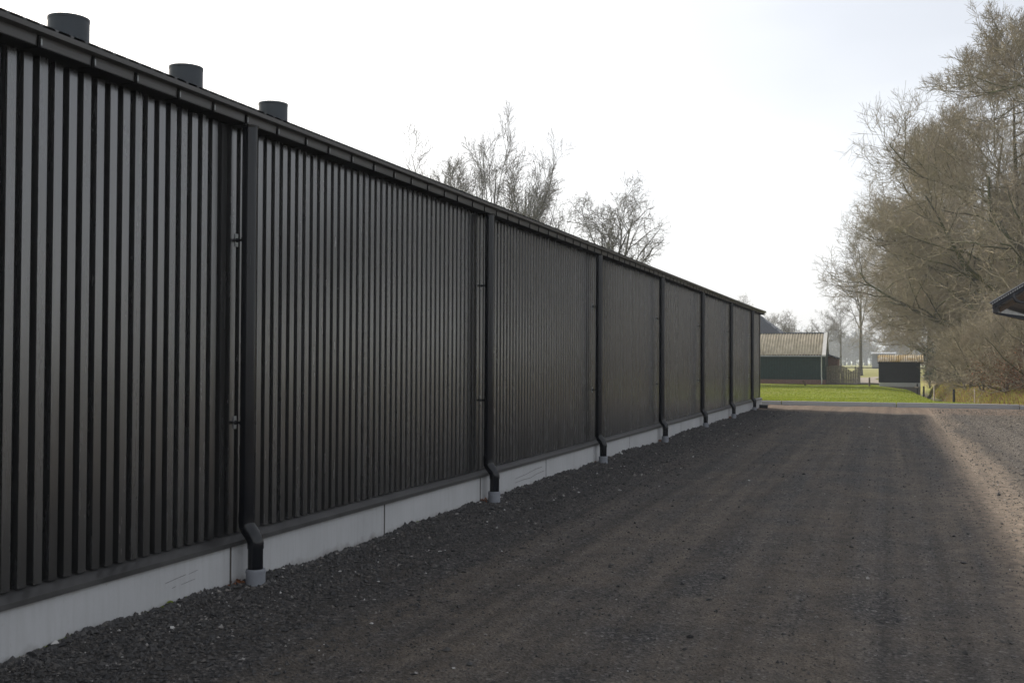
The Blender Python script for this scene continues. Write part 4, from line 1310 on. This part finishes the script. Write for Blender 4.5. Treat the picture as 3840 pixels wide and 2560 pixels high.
# loose stones on the driveway
def stones(n_, x, y, size, tone, sink=0.35):
    oc = np.array([(1, 0, 0), (-1, 0, 0), (0, 1, 0), (0, -1, 0), (0, 0, 1), (0, 0, -1)], float)
    tr_ = np.array([(0, 2, 4), (2, 1, 4), (1, 3, 4), (3, 0, 4), (2, 0, 5), (1, 2, 5), (3, 1, 5), (0, 3, 5)])
    a = rg.uniform(0, 6.283, n_)
    sc = np.stack([size * rg.uniform(.8, 1.4, n_), size * rg.uniform(.55, 1.0, n_), size * rg.uniform(.35, .8, n_)], 1)
    v = oc[None] * (1 + rg.normal(0, .18, (n_, 6, 1))) * sc[:, None]
    v = v + rg.normal(0, .15, (n_, 6, 3)) * size[:, None, None]
    ca, sa = np.cos(a)[:, None], np.sin(a)[:, None]
    X = v[..., 0] * ca - v[..., 1] * sa; Y = v[..., 0] * sa + v[..., 1] * ca
    z = yard_z(x, y)
    V = np.stack([X + x[:, None], Y + y[:, None], v[..., 2] + (z + sc[:, 2] * sink)[:, None]], -1).reshape(-1, 3)
    T = (np.arange(n_)[:, None, None] * 6 + tr_[None]).reshape(-1, 3)
    return V, T, np.repeat(tone, 8)
SV, ST, TT, off = [], [], [], 0
def scatter(n_, xr, yr, ypow, smean, ssig, tone_mu, tone_sd, brightp):
    global off
    y = yr[0] + (rg.uniform(0, 1, n_) ** ypow) * (yr[1] - yr[0])
    x = rg.uniform(xr[0], xr[1], n_)
    if xr[1] == -3.0:
        x = -4.49 + np.abs(rg.normal(0, 0.62, n_))
    # only what lies in the camera's neighbourhood
    keep = (x > -4.503) & (x < 0.115 * y + 1.2) & (x > -y * 0.98 - 0.6)
    x, y = x[keep], y[keep]
    m = len(x)
    size = np.clip(np.exp(rg.normal(math.log(smean), ssig, m)), .003, .03) * (1 + 0.012 * y)
    tone = np.clip(rg.normal(tone_mu, tone_sd, m), 0, .9)
    b_ = rg.uniform(0, 1, m) < brightp
    tone[b_] = rg.uniform(.9, 1.0, b_.sum())
    V, T, t_ = stones(m, x, y, size, tone)
    SV.append(V); ST.append(T + off); TT.append(t_); off += len(V)
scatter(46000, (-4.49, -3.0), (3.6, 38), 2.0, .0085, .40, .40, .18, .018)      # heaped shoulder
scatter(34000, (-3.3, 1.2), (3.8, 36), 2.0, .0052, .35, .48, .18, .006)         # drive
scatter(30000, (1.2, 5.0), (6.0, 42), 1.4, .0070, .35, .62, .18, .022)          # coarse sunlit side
scatter(5200, (-4.50, -4.44), (3.8, 34), 1.8, .013, .45, .36, .16, .02)
scatter(700, (-4.45, 3.0), (3.8, 30), 1.6, .013, .3, .30, .2, .05)
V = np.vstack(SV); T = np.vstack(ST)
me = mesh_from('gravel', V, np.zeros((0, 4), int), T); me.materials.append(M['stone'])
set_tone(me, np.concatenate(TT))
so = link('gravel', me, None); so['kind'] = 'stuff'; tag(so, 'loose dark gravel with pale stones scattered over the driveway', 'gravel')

# dead leaves caught behind the pipe sleeves and moss along the plinth foot
Vs, tn = [], []
for py_ in PYS[2:8]:
    n_ = 60
    V, q = leaf_cloud(rg, (-4.47, py_ - 0.13, 0.035), (.035, .10, .045), n_, 0.016)
    Vs.append(V); tn.append(rg.uniform(0, .6, n_))
V = np.vstack(Vs)
me = mesh_from('dead_leaves', V, np.arange(len(V)).reshape(-1, 4), np.zeros((0, 3), int)); me.materials.append(M['brown_leaf']); set_tone(me, np.concatenate(tn))
lo = link('dead_leaves', me, None); lo['kind'] = 'stuff'; tag(lo, 'brown dead leaves caught behind the grey pipe sleeves', 'leaves')
Vs, tn = [], []
for k in range(46):
    y = rg.uniform(4.3, 7.0) if k < 30 else rg.uniform(7, 17)
    n_ = 26
    V, q = leaf_cloud(rg, (-4.495, y, float(yard_z(-4.47, y)) + 0.004), (.008, rg.uniform(.01, .06), .010), n_, 0.006)
    Vs.append(V); tn.append(rg.uniform(0, .5, n_))
V, q = leaf_cloud(rg, (-4.485, 5.98, float(yard_z(-4.47, 5.98)) + 0.012), (.012, .035, .022), 160, 0.008); Vs.append(V); tn.append(rg.uniform(.2, .7, 160))
V = np.vstack(Vs)
me = mesh_from('moss', V, np.arange(len(V)).reshape(-1, 4), np.zeros((0, 3), int)); me.materials.append(M['grass']); set_tone(me, np.concatenate(tn))
mo = link('moss', me, None); mo['kind'] = 'stuff'; tag(mo, 'thin green moss line along the foot of the plinth', 'moss')

# ------------------------------------------------------------------ haze
hb = MB().box(-2700, 2700, -900, 2700, -1.2, 27.0)
n = NT('air')
n.n.remove(n.b)
pv = n.n.new('ShaderNodeVolumePrincipled')
pv.inputs['Color'].default_value = (0.80, 0.88, 1.0, 1)
pv.inputs['Density'].default_value = 0.00045
pv.inputs['Anisotropy'].default_value = 0.2
n.l.new(pv.outputs[0], n.out.inputs['Volume'])
v, q, t = hb.data()
hz = link('haze', mesh_from('haze', v, q, t), n.m)
hz['kind'] = 'stuff'; tag(hz, 'pale blue winter haze over the far fields', 'haze')
